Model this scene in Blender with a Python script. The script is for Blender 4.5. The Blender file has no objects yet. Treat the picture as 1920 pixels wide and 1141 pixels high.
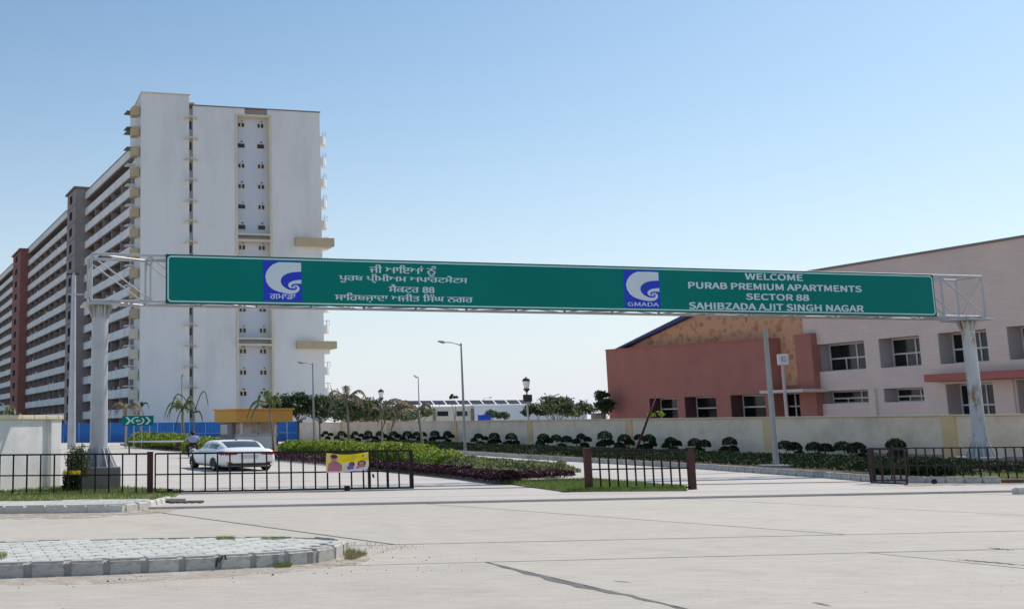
import bpy, bmesh, math, random
from mathutils import Vector, Matrix
random.seed(7)
scene = bpy.context.scene
col = scene.collection
R = math.radians

# ------------------------------------------------------------------ camera
FPX, CX, CY, EYE = 2100.0, 450.0, 459.0, 2.3          # focal length and principal point in px of a 1920 wide frame
ROLL = math.atan(0.0085)
PITCH = math.atan((802 - 0.0085*735 - CY)*math.cos(ROLL)/FPX)
cf = Vector((0, math.cos(PITCH), math.sin(PITCH)))
cr0 = Vector((1, 0, 0)); cu0 = cr0.cross(cf)
cR = cr0*math.cos(ROLL) - cu0*math.sin(ROLL)
cU = cu0*math.cos(ROLL) + cr0*math.sin(ROLL)
cam_d = bpy.data.cameras.new('camera')
cam = bpy.data.objects.new('camera', cam_d); col.objects.link(cam)
cam.matrix_world = Matrix(((cR.x, cU.x, -cf.x, 0), (cR.y, cU.y, -cf.y, 0), (cR.z, cU.z, -cf.z, EYE), (0, 0, 0, 1)))
cam_d.sensor_width = 36; cam_d.lens = FPX/1920*36
cam_d.shift_x = (960-CX)/1920; cam_d.shift_y = (CY-570.5)/1920
cam_d.clip_start = 0.1; cam_d.clip_end = 8000
scene.camera = cam

HAZE_H, HAZE_A = .17, 1.0
# ------------------------------------------------------------------ world, sun, exposure
SUN_EL, SUN_AZ = R(48), R(33)                          # azimuth measured from +X towards +Y
sd = Vector((math.cos(SUN_EL)*math.cos(SUN_AZ), math.cos(SUN_EL)*math.sin(SUN_AZ), math.sin(SUN_EL)))
w = bpy.data.worlds.new('World'); scene.world = w; w.use_nodes = True
nt = w.node_tree; bg = nt.nodes['Background']
sky = nt.nodes.new('ShaderNodeTexSky'); sky.sky_type = 'NISHITA'; sky.sun_disc = False
sky.sun_elevation = SUN_EL; sky.sun_rotation = math.pi/2 - SUN_AZ
sky.altitude = 0; sky.air_density = 1.0; sky.dust_density = 0.75; sky.ozone_density = 0.4
hsv = nt.nodes.new('ShaderNodeHueSaturation'); hsv.inputs['Saturation'].default_value = 1.2
sgr = nt.nodes.new('ShaderNodeMixRGB'); sgr.blend_type = 'MULTIPLY'; sgr.inputs[0].default_value = 1; sgr.inputs[2].default_value = (1.01, 1.10, 1.07, 1)
nt.links.new(sky.outputs[0], sgr.inputs[1]); nt.links.new(sgr.outputs[0], hsv.inputs['Color'])
# pale ground haze all round the horizon, thinning with height
stc = nt.nodes.new('ShaderNodeTexCoord'); sxyz = nt.nodes.new('ShaderNodeSeparateXYZ'); nt.links.new(stc.outputs['Generated'], sxyz.inputs[0])
sma = nt.nodes.new('ShaderNodeMath'); sma.operation = 'MAXIMUM'; sma.inputs[1].default_value = 0; nt.links.new(sxyz.outputs['Z'], sma.inputs[0])
smb = nt.nodes.new('ShaderNodeMath'); smb.operation = 'MULTIPLY'; smb.inputs[1].default_value = -1/HAZE_H; nt.links.new(sma.outputs[0], smb.inputs[0])
smc = nt.nodes.new('ShaderNodeMath'); smc.operation = 'EXPONENT'; nt.links.new(smb.outputs[0], smc.inputs[0])
smd = nt.nodes.new('ShaderNodeMath'); smd.operation = 'MULTIPLY'; smd.inputs[1].default_value = HAZE_A; nt.links.new(smc.outputs[0], smd.inputs[0])
smx = nt.nodes.new('ShaderNodeMixRGB'); nt.links.new(smd.outputs[0], smx.inputs[0]); nt.links.new(hsv.outputs[0], smx.inputs[1]); smx.inputs[2].default_value = (6.5, 6.75, 7.6, 1)
nt.links.new(smx.outputs[0], bg.inputs[0]); bg.inputs[1].default_value = 0.11
sl = bpy.data.lights.new('sun', 'SUN'); sl.energy = 3.55; sl.angle = R(0.53); sl.color = (1, .93, .85)
so = bpy.data.objects.new('sun', sl); col.objects.link(so); so.location = (60, 60, 90)
so.rotation_euler = sd.to_track_quat('Z', 'Y').to_euler()
vs = scene.view_settings
vs.view_transform = 'Standard'; vs.look = 'None'; vs.exposure = 0.15; vs.gamma = 1; vs.use_curve_mapping = False
scene.cycles.max_bounces = 6; scene.cycles.diffuse_bounces = 4; scene.cycles.transparent_max_bounces = 8

# ------------------------------------------------------------------ survey helpers (bearings to real positions)
EYEP = Vector((0, 0, EYE))
def ray(a, b): return cf + cR*((a-CX)/FPX) - cU*((b-CY)/FPX)
def G(a, b, z=0.0):
    d = ray(a, b); return EYEP + d*((z-EYE)/d.z)
def AT(a, b, y):
    d = ray(a, b); return EYEP + d*(y/d.y)
class Fr:
    """upright plane: s runs along it, t out of it, z up"""
    def __init__(s, p0, ang, sign=1):
        s.p = Vector((p0[0], p0[1], 0)); a = R(ang)
        s.D = Vector((math.sin(a), math.cos(a), 0)); s.N = Vector((math.cos(a), -math.sin(a), 0))*sign
        s.rot = math.pi/2 - a
    def pt(s, u, t, z): return s.p + s.D*u + s.N*t + Vector((0, 0, z))
    def px(s, a, b, t=0.0):
        d = ray(a, b); o = s.p + s.N*t
        k = s.N.dot(o-EYEP)/s.N.dot(d)
        q = EYEP + d*k
        return (q-s.p).dot(s.D), q.z
    def sx(s, a, b=800, t=0.0): return s.px(a, b, t)[0]
    def zz(s, a, b, t=0.0): return s.px(a, b, t)[1]

# ------------------------------------------------------------------ materials
MATS = {}
def mat(name, c, rough=.8, var=.12, scale=3.0, bump=0.0, bscale=40.0, metal=0.0, spec=.35, dirt=None, dscale=.5, damt=.5, stretch=None, island=None, trans=0.0, brick=None, orand=0.0, dlo=.48, dhi=.72):
    if name in MATS: return MATS[name]
    m = bpy.data.materials.new(name); m.use_nodes = True; n = m.node_tree.nodes; L = m.node_tree.links
    b = n['Principled BSDF']; b.inputs['Roughness'].default_value = rough; b.inputs['Metallic'].default_value = metal
    b.inputs['Specular IOR Level'].default_value = spec
    tc = n.new('ShaderNodeTexCoord'); src = tc.outputs['Object']
    if stretch:
        mp = n.new('ShaderNodeMapping'); mp.inputs['Scale'].default_value = stretch; L.new(src, mp.inputs[0]); src = mp.outputs[0]
    t = n.new('ShaderNodeTexNoise'); t.inputs['Scale'].default_value = scale; t.inputs['Detail'].default_value = 7; t.inputs['Roughness'].default_value = .65
    L.new(src, t.inputs['Vector'])
    r = n.new('ShaderNodeValToRGB'); r.color_ramp.elements[0].position = .3; r.color_ramp.elements[1].position = .7
    r.color_ramp.elements[0].color = tuple(x*(1-var) for x in c)+(1,); r.color_ramp.elements[1].color = tuple(min(1, x*(1+var)) for x in c)+(1,)
    L.new(t.outputs['Fac'], r.inputs[0]); out = r.outputs[0]
    if island:                                        # colour from piece to piece
        g = n.new('ShaderNodeNewGeometry'); r2 = n.new('ShaderNodeValToRGB')
        r2.color_ramp.elements[0].color = island[0]+(1,); r2.color_ramp.elements[1].color = island[-1]+(1,)
        for k, cc in enumerate(island[1:-1]):
            e = r2.color_ramp.elements.new((k+1)/(len(island)-1)); e.color = cc+(1,)
        L.new(g.outputs['Random Per Island'], r2.inputs[0])
        mx = n.new('ShaderNodeMixRGB'); mx.inputs[0].default_value = .8; L.new(out, mx.inputs[1]); L.new(r2.outputs[0], mx.inputs[2]); out = mx.outputs[0]
    if brick:
        bt = n.new('ShaderNodeTexBrick'); bt.inputs['Scale'].default_value = 1
        bt.inputs['Brick Width'].default_value = brick[0]; bt.inputs['Row Height'].default_value = brick[1]; bt.inputs['Mortar Size'].default_value = brick[2]
        bt.inputs['Color1'].default_value = (1, 1, 1, 1); bt.inputs['Color2'].default_value = brick[4]+(1,); bt.inputs['Mortar'].default_value = brick[3]+(1,)
        sp = n.new('ShaderNodeSeparateXYZ'); cb = n.new('ShaderNodeCombineXYZ'); L.new(tc.outputs['Object'], sp.inputs[0])
        L.new(sp.outputs['Y'], cb.inputs[0]); L.new(sp.outputs['Z'], cb.inputs[1]); L.new(cb.outputs[0], bt.inputs['Vector'])
        mx = n.new('ShaderNodeMixRGB'); mx.blend_type = 'MULTIPLY'; mx.inputs[0].default_value = 1; L.new(out, mx.inputs[1]); L.new(bt.outputs[0], mx.inputs[2]); out = mx.outputs[0]
    if dirt:
        t2 = n.new('ShaderNodeTexNoise'); t2.inputs['Scale'].default_value = dscale; t2.inputs['Detail'].default_value = 9; t2.inputs['Roughness'].default_value = .7
        L.new(src, t2.inputs['Vector'])
        r3 = n.new('ShaderNodeMapRange'); r3.inputs[1].default_value = dlo; r3.inputs[2].default_value = dhi; r3.inputs[4].default_value = damt
        L.new(t2.outputs['Fac'], r3.inputs[0])
        mx = n.new('ShaderNodeMixRGB'); L.new(r3.outputs[0], mx.inputs[0]); L.new(out, mx.inputs[1]); mx.inputs[2].default_value = dirt+(1,); out = mx.outputs[0]
    if orand:
        oi = n.new('ShaderNodeObjectInfo'); mo = n.new('ShaderNodeMapRange'); mo.inputs[3].default_value = 1-orand; mo.inputs[4].default_value = 1+orand*.5; L.new(oi.outputs['Random'], mo.inputs[0])
        sv = n.new('ShaderNodeVectorMath'); sv.operation = 'SCALE'; L.new(out, sv.inputs[0]); L.new(mo.outputs[0], sv.inputs['Scale']); out = sv.outputs[0]
    L.new(out, b.inputs['Base Color'])
    if bump:
        t3 = n.new('ShaderNodeTexNoise'); t3.inputs['Scale'].default_value = bscale; t3.inputs['Detail'].default_value = 4
        L.new(src, t3.inputs['Vector']); bp = n.new('ShaderNodeBump'); bp.inputs['Strength'].default_value = bump; bp.inputs['Distance'].default_value = .02
        L.new(t3.outputs['Fac'], bp.inputs['Height']); L.new(bp.outputs[0], b.inputs['Normal'])
    if trans:
        b.inputs['Subsurface Weight'].default_value = 0
        tr = n.new('ShaderNodeBsdfTranslucent'); L.new(out, tr.inputs[0]); ms = n.new('ShaderNodeMixShader'); ms.inputs[0].default_value = trans
        L.new(b.outputs[0], ms.inputs[1]); L.new(tr.outputs[0], ms.inputs[2]); L.new(ms.outputs[0], n['Material Output'].inputs[0])
    MATS[name] = m; return m

M = dict(
 concrete = mat('concrete road', (.54,.49,.42), .9, .09, .35, .35, 30, dirt=(.36,.325,.28), dscale=.35, damt=.7, orand=.06),
 concrete2 = mat('concrete apron', (.55,.505,.46), .9, .08, .5, .3, 30, dirt=(.42,.37,.32), dscale=.3, damt=.4, stretch=(.35,1,1)),
 joint = mat('joint filler', (.11,.10,.09), .95, .2, 4, .3, 50),
 crack = mat('crack filler', (.17,.16,.15), .95, .2, 4, .3, 50),
 sand = mat('sandy dust', (.52,.455,.37), 1, .15, 3, .5, 60),
 earth = mat('dry earth', (.33,.27,.20), 1, .2, .4, .5, 20, dirt=(.12,.15,.05), dscale=.08, damt=.8),
 soil = mat('bed soil', (.13,.09,.06), 1, .3, 2, .6, 12),
 lawn = mat('lawn soil', (.17,.18,.07), 1, .3, 3, .5, 30),
 kerb = mat('kerb concrete', (.58,.55,.50), .9, .12, 2.5, .6, 30, dirt=(.15,.13,.115), dscale=3.0, damt=.85, orand=.18),
 kerbw = mat('whitewashed kerb', (.66,.62,.56), .9, .10, 3, .4, 30, dirt=(.28,.24,.20), dscale=2.5, damt=.7, orand=.12),
 kerbd = mat('old kerb', (.36,.34,.31), .9, .15, 2, .4, 20, dirt=(.12,.11,.10), dscale=2, damt=.6),
 paver = mat('paver', (.56,.56,.51), .9, .10, 2, .35, 40, dirt=(.46,.45,.40), dscale=1.5, damt=.6, orand=.12),
 whitewall = mat('whitewashed wall', (.84,.81,.77), .9, .05, 1.2, .25, 25, dirt=(.42,.40,.35), dscale=.9, damt=.35),
 towerwhite = mat('tower white plaster', (.82,.80,.78), .85, .03, .12, .0, 25, dirt=(.64,.62,.58), dscale=.16, damt=.7, stretch=(1,1,.3)),
 towergrey = mat('tower pale grey plaster', (.66,.68,.74), .85, .04, .2),
 towercream = mat('tower cream plaster', (.74,.66,.52), .85, .05, .3, dirt=(.5,.42,.32), dscale=.4, damt=.4),
 tan = mat('tan plaster', (.56,.45,.29), .85, .06, .5, dirt=(.36,.28,.18), dscale=.6, damt=.4),
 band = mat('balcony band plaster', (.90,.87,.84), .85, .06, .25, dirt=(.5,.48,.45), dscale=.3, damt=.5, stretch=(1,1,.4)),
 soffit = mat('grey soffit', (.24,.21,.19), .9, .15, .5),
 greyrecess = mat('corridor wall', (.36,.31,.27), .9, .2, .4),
 core = mat('grey brown core', (.36,.30,.29), .9, .12, .3),
 redcore = mat('brick red core', (.33,.14,.115), .9, .12, .3),
 redwall = mat('brick red paint', (.39,.16,.13), .9, .09, .35, .25, 12, dirt=(.34,.125,.10), dscale=.6, damt=.6),
 revealred = mat('maroon reveal shade', (.11,.05,.055), .8, .1, .5),  # shade of the red hall's window reveals, put into the colour
 revealgrey = mat('grey reveal shade and sign post', (.44,.39,.39), .85, .08, .4),  # shade of the grey hall's reveals as colour; plain grey on the sign post
 redtrim = mat('brick red band', (.42,.14,.115), .9, .08, .5),
 hallgrey = mat('pink grey brick facing', (.72,.58,.52), .9, .06, .3, dirt=(.58,.47,.43), dscale=.35, damt=.5, brick=(1.0,.30,.022,(.93,.92,.92),(.96,.95,.95))),
 blueedge = mat('blue roof sheet', (.03,.05,.20), .5, .1, 1),
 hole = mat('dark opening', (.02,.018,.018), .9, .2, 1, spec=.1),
 glass = mat('dark window glass', (.012,.014,.017), .12, .2, .5, spec=.5),
 frame = mat('white window frame', (.62,.62,.64), .5, .04, 2),
 wallplas = mat('compound wall plaster', (.95,.78,.61), .92, .05, .5, .25, 15, dirt=(.62,.50,.38), dscale=.42, damt=.8),
 pillar = mat('yellow pillar paint', (.86,.62,.34), .9, .08, 1, .2, 20, dirt=(.50,.42,.30), dscale=.8, damt=.5),
 coping = mat('cream coping', (.78,.66,.46), .9, .1, .8, .2, 20),
 pinkbase = mat('reddish plinth', (.5,.32,.28), .95, .15, .8, .3, 15),
 steel = mat('painted steel truss', (.46,.46,.47), .45, .06, 2, metal=.15),
 pole = mat('galvanised pole', (.50,.50,.52), .42, .10, .8, metal=.3, dirt=(.30,.30,.32), dscale=1.1, damt=.5),
 rust = mat('rusty painted pole', (.62,.62,.61), .6, .08, 2, .3, 15, dirt=(.30,.17,.07), dscale=1.6, damt=1.0, stretch=(1.3,1.3,.45), dlo=.51, dhi=.64),
 lamp = mat('lamp pole grey', (.36,.37,.37), .5, .08, 2, metal=.3),
 dark = mat('dark metal', (.03,.028,.028), .5, .2, 3),
 gate = mat('dark maroon gate paint', (.014,.009,.010), .55, .25, 5, spec=.25),
 gatedark = mat('worn dark brown gate paint', (.030,.016,.016), .6, .4, 5),
 gatepost = mat('red brown gate post', (.07,.024,.022), .6, .2, 5),
 pedestal = mat('stained pedestal concrete', (.27,.225,.20), .95, .18, 1.5, .4, 20, dirt=(.15,.12,.10), dscale=1.2, damt=.6),
 signgreen = mat('sign green sheet', (.0008,.20,.165), .6, .05, .3, spec=.12),
 signdark = mat('sign edge', (.003,.055,.06), .5, .05, 1),
 signwhite = mat('sign white sheeting', (.66,.74,.78), .5, .03, 1),
 signline = mat('sign border sheeting', (.56,.82,.76), .5, .03, 1),
 signblue = mat('logo blue', (.012,.045,.55), .5, .04, 1),
 bluesheet = mat('blue corrugated sheet', (.02,.17,.52), .5, .12, .3, dirt=(.03,.22,.60), dscale=.2, damt=.6, orand=.25),
 orange = mat('orange fascia', (.78,.39,.09), .7, .05, .8),
 booth = mat('booth grey white', (.90,.86,.81), .7, .06, .8),
 boothdark = mat('booth door paint', (.34,.30,.29), .7, .1, .8),
 boothglass = mat('booth glass', (.55,.46,.38), .15, .5, .9, spec=.4),
 carwhite = mat('car paint white', (.86,.85,.84), .3, .01, 1, spec=.45),
 carglass = mat('car glass', (.035,.04,.05), .06, .1, 1, spec=.8),
 black = mat('black rubber', (.018,.018,.019), .7, .2, 4),
 alloy = mat('alloy rim', (.45,.45,.46), .3, .05, 3, metal=.7),
 red = mat('red lamp lens', (.45,.012,.015), .25, .1, 3, spec=.6),
 plate = mat('number plate', (.62,.62,.58), .5, .05, 3),
 skin = mat('skin', (.26,.14,.09), .6, .08, 8),
 shirt = mat('pale blue shirt', (.34,.36,.56), .85, .06, 8),
 trousers = mat('black trousers', (.02,.02,.025), .85, .2, 8),
 hair = mat('black hair', (.012,.010,.009), .6, .3, 30),
 trunk = mat('bark', (.17,.12,.085), .95, .25, 6, .6, 20),
 palmtrunk = mat('palm trunk', (.30,.25,.19), .95, .25, 6, .6, 20),
 solar = mat('solar panel', (.035,.035,.045), .25, .1, 1, spec=.6),
 farwhite = mat('far white plaster', (.78,.80,.83), .9, .03, .1),
 farcream = mat('far cream plaster', (.70,.66,.53), .9, .05, .1),
 bluetank = mat('blue plastic sheet', (.01,.06,.50), .5, .05, 1),
 leaf = mat('dark tree leaves', (.05,.09,.03), .55, .2, 1, island=((.018,.035,.014),(.05,.085,.03),(.10,.14,.06)), trans=.22),
 leafpale = mat('pale tree leaves', (.09,.13,.05), .6, .2, 1, island=((.04,.06,.025),(.10,.14,.06),(.24,.26,.15)), trans=.25),
 leafbright = mat('yellow green hedge leaves', (.20,.30,.03), .5, .2, 1, island=((.07,.12,.015),(.22,.33,.03),(.55,.58,.08)), trans=.35),
 leafhedge = mat('dark hedge leaves', (.02,.045,.015), .85, .3, .5, island=((.010,.022,.009),(.026,.052,.016),(.05,.085,.028)), trans=.15),
 leaftop = mat('topiary leaves', (.015,.03,.012), .85, .3, 2, island=((.014,.028,.011),(.032,.058,.020),(.075,.105,.038)), trans=.12),
 leafmaroon = mat('maroon leaves', (.05,.012,.02), .6, .3, 1, island=((.025,.008,.013),(.07,.02,.032),(.15,.055,.07)), trans=.15),
 leafmix = mat('variegated ground plants', (.15,.17,.06), .6, .2, 1, island=((.07,.09,.03),(.19,.22,.08),(.42,.42,.26)), trans=.25),
 yellow = mat('yellow flowers', (.75,.62,.02), .6, .2, 2, island=((.55,.45,.02),(.85,.75,.03)), trans=.3),
 palmgreen = mat('palm leaflets', (.16,.20,.06), .6, .2, 1, island=((.09,.12,.03),(.22,.25,.08),(.36,.36,.16)), trans=.3),
 palmbrown = mat('dry palm leaflets', (.24,.19,.12), .8, .2, 1, island=((.13,.10,.06),(.28,.22,.14),(.40,.34,.22)), trans=.2),
 palmdark = mat('dark palm leaflets', (.05,.06,.03), .7, .2, 1, island=((.03,.035,.02),(.07,.08,.04)), trans=.1),
 drygrass = mat('dry grass blades', (.30,.27,.12), .8, .2, 1, island=((.16,.17,.06),(.36,.32,.16),(.45,.40,.24)), trans=.2),
 grass = mat('grass blades', (.18,.25,.05), .7, .2, 1, island=((.10,.15,.03),(.20,.28,.06),(.36,.38,.14)), trans=.3),
)
def mottled():
    m = bpy.data.materials.new('mottled tan plaster'); m.use_nodes = True; n = m.node_tree.nodes; L = m.node_tree.links; b = n['Principled BSDF']
    b.inputs['Roughness'].default_value = .9
    tc = n.new('ShaderNodeTexCoord'); v = n.new('ShaderNodeTexVoronoi'); v.distance = 'CHEBYCHEV'; v.inputs['Scale'].default_value = 2.9; L.new(tc.outputs['Object'], v.inputs['Vector'])
    nz = n.new('ShaderNodeTexNoise'); nz.inputs['Scale'].default_value = 1.3; nz.inputs['Detail'].default_value = 3; L.new(tc.outputs['Object'], nz.inputs['Vector'])
    r = n.new('ShaderNodeValToRGB'); r.color_ramp.interpolation = 'CONSTANT'
    r.color_ramp.elements[0].color = (.62,.33,.19,1); e = r.color_ramp.elements.new(.66); e.color = (.50,.245,.135,1); e = r.color_ramp.elements.new(.82); e.color = (.40,.18,.10,1)
    r.color_ramp.elements[-1].position = 1; r.color_ramp.elements[-1].color = (.40,.18,.10,1)
    L.new(v.outputs['Color'], r.inputs[0])
    mr = n.new('ShaderNodeMapRange'); mr.inputs[1].default_value = .25; mr.inputs[2].default_value = .42; L.new(nz.outputs['Fac'], mr.inputs[0])
    mx = n.new('ShaderNodeMixRGB'); L.new(mr.outputs[0], mx.inputs[0]); mx.inputs[1].default_value = (.62,.33,.19,1); L.new(r.outputs[0], mx.inputs[2]); L.new(mx.outputs[0], b.inputs['Base Color'])
    return m
M['mottled'] = mottled()
def patchy(m, sc=1.6):                                  # scattered dust: thin out in patches
    n = m.node_tree.nodes; L = m.node_tree.links; b = n['Principled BSDF']; tc = n.new('ShaderNodeTexCoord'); t = n.new('ShaderNodeTexNoise'); t.inputs['Scale'].default_value = sc; t.inputs['Detail'].default_value = 9; t.inputs['Roughness'].default_value = .8
    L.new(tc.outputs['Object'], t.inputs[0]); r = n.new('ShaderNodeMapRange'); r.inputs[1].default_value = .44; r.inputs[2].default_value = .60; L.new(t.outputs[0], r.inputs[0]); L.new(r.outputs[0], b.inputs['Alpha'])
patchy(M['sand'])

# ------------------------------------------------------------------ objects
def tag(o, label=None, cat=None, group=None, kind=None):
    if label: o['label'] = label
    if cat: o['category'] = cat
    if group: o['group'] = group
    if kind: o['kind'] = kind
    return o
def thing(name, loc, label, cat, group=None):
    o = bpy.data.objects.new(name, None); col.objects.link(o); o.location = loc; o.empty_display_size = .2
    return tag(o, label, cat, group)
def wloc(o):
    p = Vector((0, 0, 0))
    while o: p += o.location; o = o.parent
    return p
class MB:
    def __init__(s): s.v = []; s.f = []; s.mi = []
    def face(s, pts, m=0):
        b = len(s.v); s.v += [Vector(p) for p in pts]; s.f.append(tuple(range(b, b+len(pts)))); s.mi.append(m); return s
    def hexa(s, p, m=0):                              # 4 bottom, 4 top
        b = len(s.v); s.v += [Vector(q) for q in p]
        for f in ((3,2,1,0),(4,5,6,7),(0,1,5,4),(1,2,6,5),(2,3,7,6),(3,0,4,7)): s.f.append(tuple(b+i for i in f)); s.mi.append(m)
        return s
    def box(s, c, d, rot=0.0, m=0):
        x, y, z = d[0]/2, d[1]/2, d[2]/2; cs, sn = math.cos(rot), math.sin(rot)
        return s.hexa([(c[0]+a*x*cs-b_*y*sn, c[1]+a*x*sn+b_*y*cs, c[2]+k*z) for k in (-1, 1) for a, b_ in ((-1,-1),(1,-1),(1,1),(-1,1))], m)
    def fbox(s, fr, s0, s1, t0, t1, z0, z1, m=0):
        s0, s1 = min(s0, s1), max(s0, s1); t0, t1 = min(t0, t1), max(t0, t1); z0, z1 = min(z0, z1), max(z0, z1)
        return s.hexa([fr.pt(a, t, z) for z in (z0, z1) for a, t in ((s0,t0),(s1,t0),(s1,t1),(s0,t1))], m)
    def prism(s, poly, z0, z1, m=0):
        n = len(poly); b = len(s.v)
        s.v += [Vector((p[0], p[1], z0)) for p in poly] + [Vector((p[0], p[1], z1)) for p in poly]
        s.f.append(tuple(b+i for i in reversed(range(n)))); s.f.append(tuple(b+n+i for i in range(n))); s.mi += [m, m]
        for i in range(n):
            j = (i+1) % n; s.f.append((b+i, b+j, b+n+j, b+n+i)); s.mi.append(m)
        return s
    def fprism(s, fr, poly, t0, t1, m=0):            # polygon in (s,z) extruded along t
        n = len(poly); b = len(s.v)
        s.v += [fr.pt(p[0], t0, p[1]) for p in poly] + [fr.pt(p[0], t1, p[1]) for p in poly]
        s.f.append(tuple(b+i for i in reversed(range(n)))); s.f.append(tuple(b+n+i for i in range(n))); s.mi += [m, m]
        for i in range(n):
            j = (i+1) % n; s.f.append((b+i, b+j, b+n+j, b+n+i)); s.mi.append(m)
        return s
    def tube(s, pts, rs, n=8, m=0, cap=True):
        pts = [Vector(p) for p in pts]
        if not isinstance(rs, (list, tuple)): rs = [rs]*len(pts)
        rings = []
        for i, p in enumerate(pts):
            d = (pts[min(i+1, len(pts)-1)] - pts[max(i-1, 0)]).normalized()
            u = d.cross(Vector((0, 0, 1)) if abs(d.z) < .95 else Vector((0, 1, 0))).normalized(); v = d.cross(u)
            b = len(s.v); s.v += [p + (u*math.cos(2*math.pi*k/n) + v*math.sin(2*math.pi*k/n))*rs[i] for k in range(n)]; rings.append(b)
        for a, b in zip(rings, rings[1:]):
            for k in range(n): s.f.append((a+k, a+(k+1) % n, b+(k+1) % n, b+k)); s.mi.append(m)
        if cap:
            s.f.append(tuple(rings[0]+k for k in reversed(range(n)))); s.f.append(tuple(rings[-1]+k for k in range(n))); s.mi += [m, m]
        return s
    def lathe(s, c, prof, n=20, m=0, axis='z'):
        rings = []
        for r, z in prof:
            b = len(s.v); rings.append(b)
            for k in range(n):
                a = 2*math.pi*k/n; x, y = r*math.cos(a), r*math.sin(a)
                s.v.append(Vector(c) + (Vector((x, y, z)) if axis == 'z' else Vector((z, x, y)) if axis == 'x' else Vector((x, z, y))))
        for a, b in zip(rings, rings[1:]):
            for k in range(n): s.f.append((a+k, a+(k+1) % n, b+(k+1) % n, b+k)); s.mi.append(m)
        s.f.append(tuple(rings[0]+k for k in reversed(range(n)))); s.f.append(tuple(rings[-1]+k for k in range(n))); s.mi += [m, m]
        return s
    def mesh(s, name, org=(0, 0, 0)):
        me = bpy.data.meshes.new(name); o = Vector(org)
        me.from_pydata([tuple(v-o) for v in s.v], [], s.f); return me
    def build(s, name, m, parent=None, bevel=0, smooth=False, loc=None, fix=True):
        org = wloc(parent) if parent else Vector((0, 0, 0))
        own = Vector(loc) if loc is not None else Vector((0, 0, 0))
        me = s.mesh(name, org+own if parent else own)
        ms = m if isinstance(m, (list, tuple)) else [m]
        for x in ms: me.materials.append(x)
        if len(ms) > 1: me.polygons.foreach_set('material_index', s.mi)
        if fix:
            bm = bmesh.new(); bm.from_mesh(me); bmesh.ops.recalc_face_normals(bm, faces=bm.faces); bm.to_mesh(me); bm.free()
        if smooth:
            me.polygons.foreach_set('use_smooth', [True]*len(me.polygons))
            if smooth == 'auto': me.set_sharp_from_angle(angle=R(40))
        o = bpy.data.objects.new(name, me); col.objects.link(o); o.parent = parent; o.location = own
        if bevel:
            bv = o.modifiers.new('bevel', 'BEVEL'); bv.width = bevel; bv.segments = 2; bv.limit_method = 'ANGLE'
        return o
def copy_tree(o, parent=None, loc=None):
    c = o.copy(); col.objects.link(c); c.parent = parent
    if loc is not None: c.location = loc
    for ch in list(o.children): copy_tree(ch, c)
    return c
def struct(o, label=None): o['kind'] = 'structure'; return o

BLK = (.6, .22, .24)
def unit_block(name, m, bev=.06, seg=2):
    bm = bmesh.new(); bmesh.ops.create_cube(bm, size=1)
    if bev > .03:
        bmesh.ops.scale(bm, vec=BLK, verts=bm.verts); bmesh.ops.bevel(bm, geom=[e for e in bm.edges if max(v.co.z for v in e.verts) > .11], offset=.038, segments=3, affect='EDGES')
        bmesh.ops.scale(bm, vec=(1/BLK[0], 1/BLK[1], 1/BLK[2]), verts=bm.verts)
        for f in bm.faces: f.smooth = True
        me = bpy.data.meshes.new(name); bm.to_mesh(me); bm.free(); me.materials.append(m); me.set_sharp_from_angle(angle=R(50)); return me
    bmesh.ops.bevel(bm, geom=[e for e in bm.edges if max(v.co.z for v in e.verts) > .4], offset=bev, segments=seg, affect='EDGES')
    me = bpy.data.meshes.new(name); bm.to_mesh(me); bm.free(); me.materials.append(m); return me
def piece(name, me, parent, loc, rot=0, scl=(1, 1, 1)):
    o = bpy.data.objects.new(name, me); col.objects.link(o); o.parent = parent
    o.location = Vector(loc) - (wloc(parent) if parent else Vector((0, 0, 0))); o.rotation_euler.z = rot; o.scale = scl; return o
def walk(poly, step):
    """points at equal steps along a polyline: (point, heading, length)"""
    P = [Vector((p[0], p[1])) for p in poly]; seg = [(b-a).length for a, b in zip(P, P[1:])]; tot = sum(seg); n = max(1, round(tot/step)); st = tot/n
    def at(d):
        for a, b, l in zip(P, P[1:], seg):
            if d <= l: return a+(b-a)*(d/l)
            d -= l
        return P[-1]
    out = []
    for i in range(n):
        a, b = at(i*st), at((i+1)*st); c = (a+b)/2; out.append((c, math.atan2(b.y-a.y, b.x-a.x), (b-a).length))
    return out
def kerb(poly, h, wd, L, me, parent, z0=0.0, inward=1, gap=.03):
    for c, a, l in walk(poly, L):
        off = Vector((-math.sin(a), math.cos(a)))*(wd/2*inward)
        piece('kerb_stone', me, parent, (c.x+off.x+random.uniform(-.008, .008), c.y+off.y+random.uniform(-.008, .008), z0+h/2+random.uniform(-.01, .006)), a+random.uniform(-.012, .012), (l-gap, wd, h))
def inside(p, poly):
    r = False; n = len(poly)
    for i in range(n):
        a, b = poly[i], poly[(i+1) % n]
        if (a[1] > p[1]) != (b[1] > p[1]) and p[0] < (b[0]-a[0])*(p[1]-a[1])/(b[1]-a[1])+a[0]: r = not r
    return r

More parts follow.
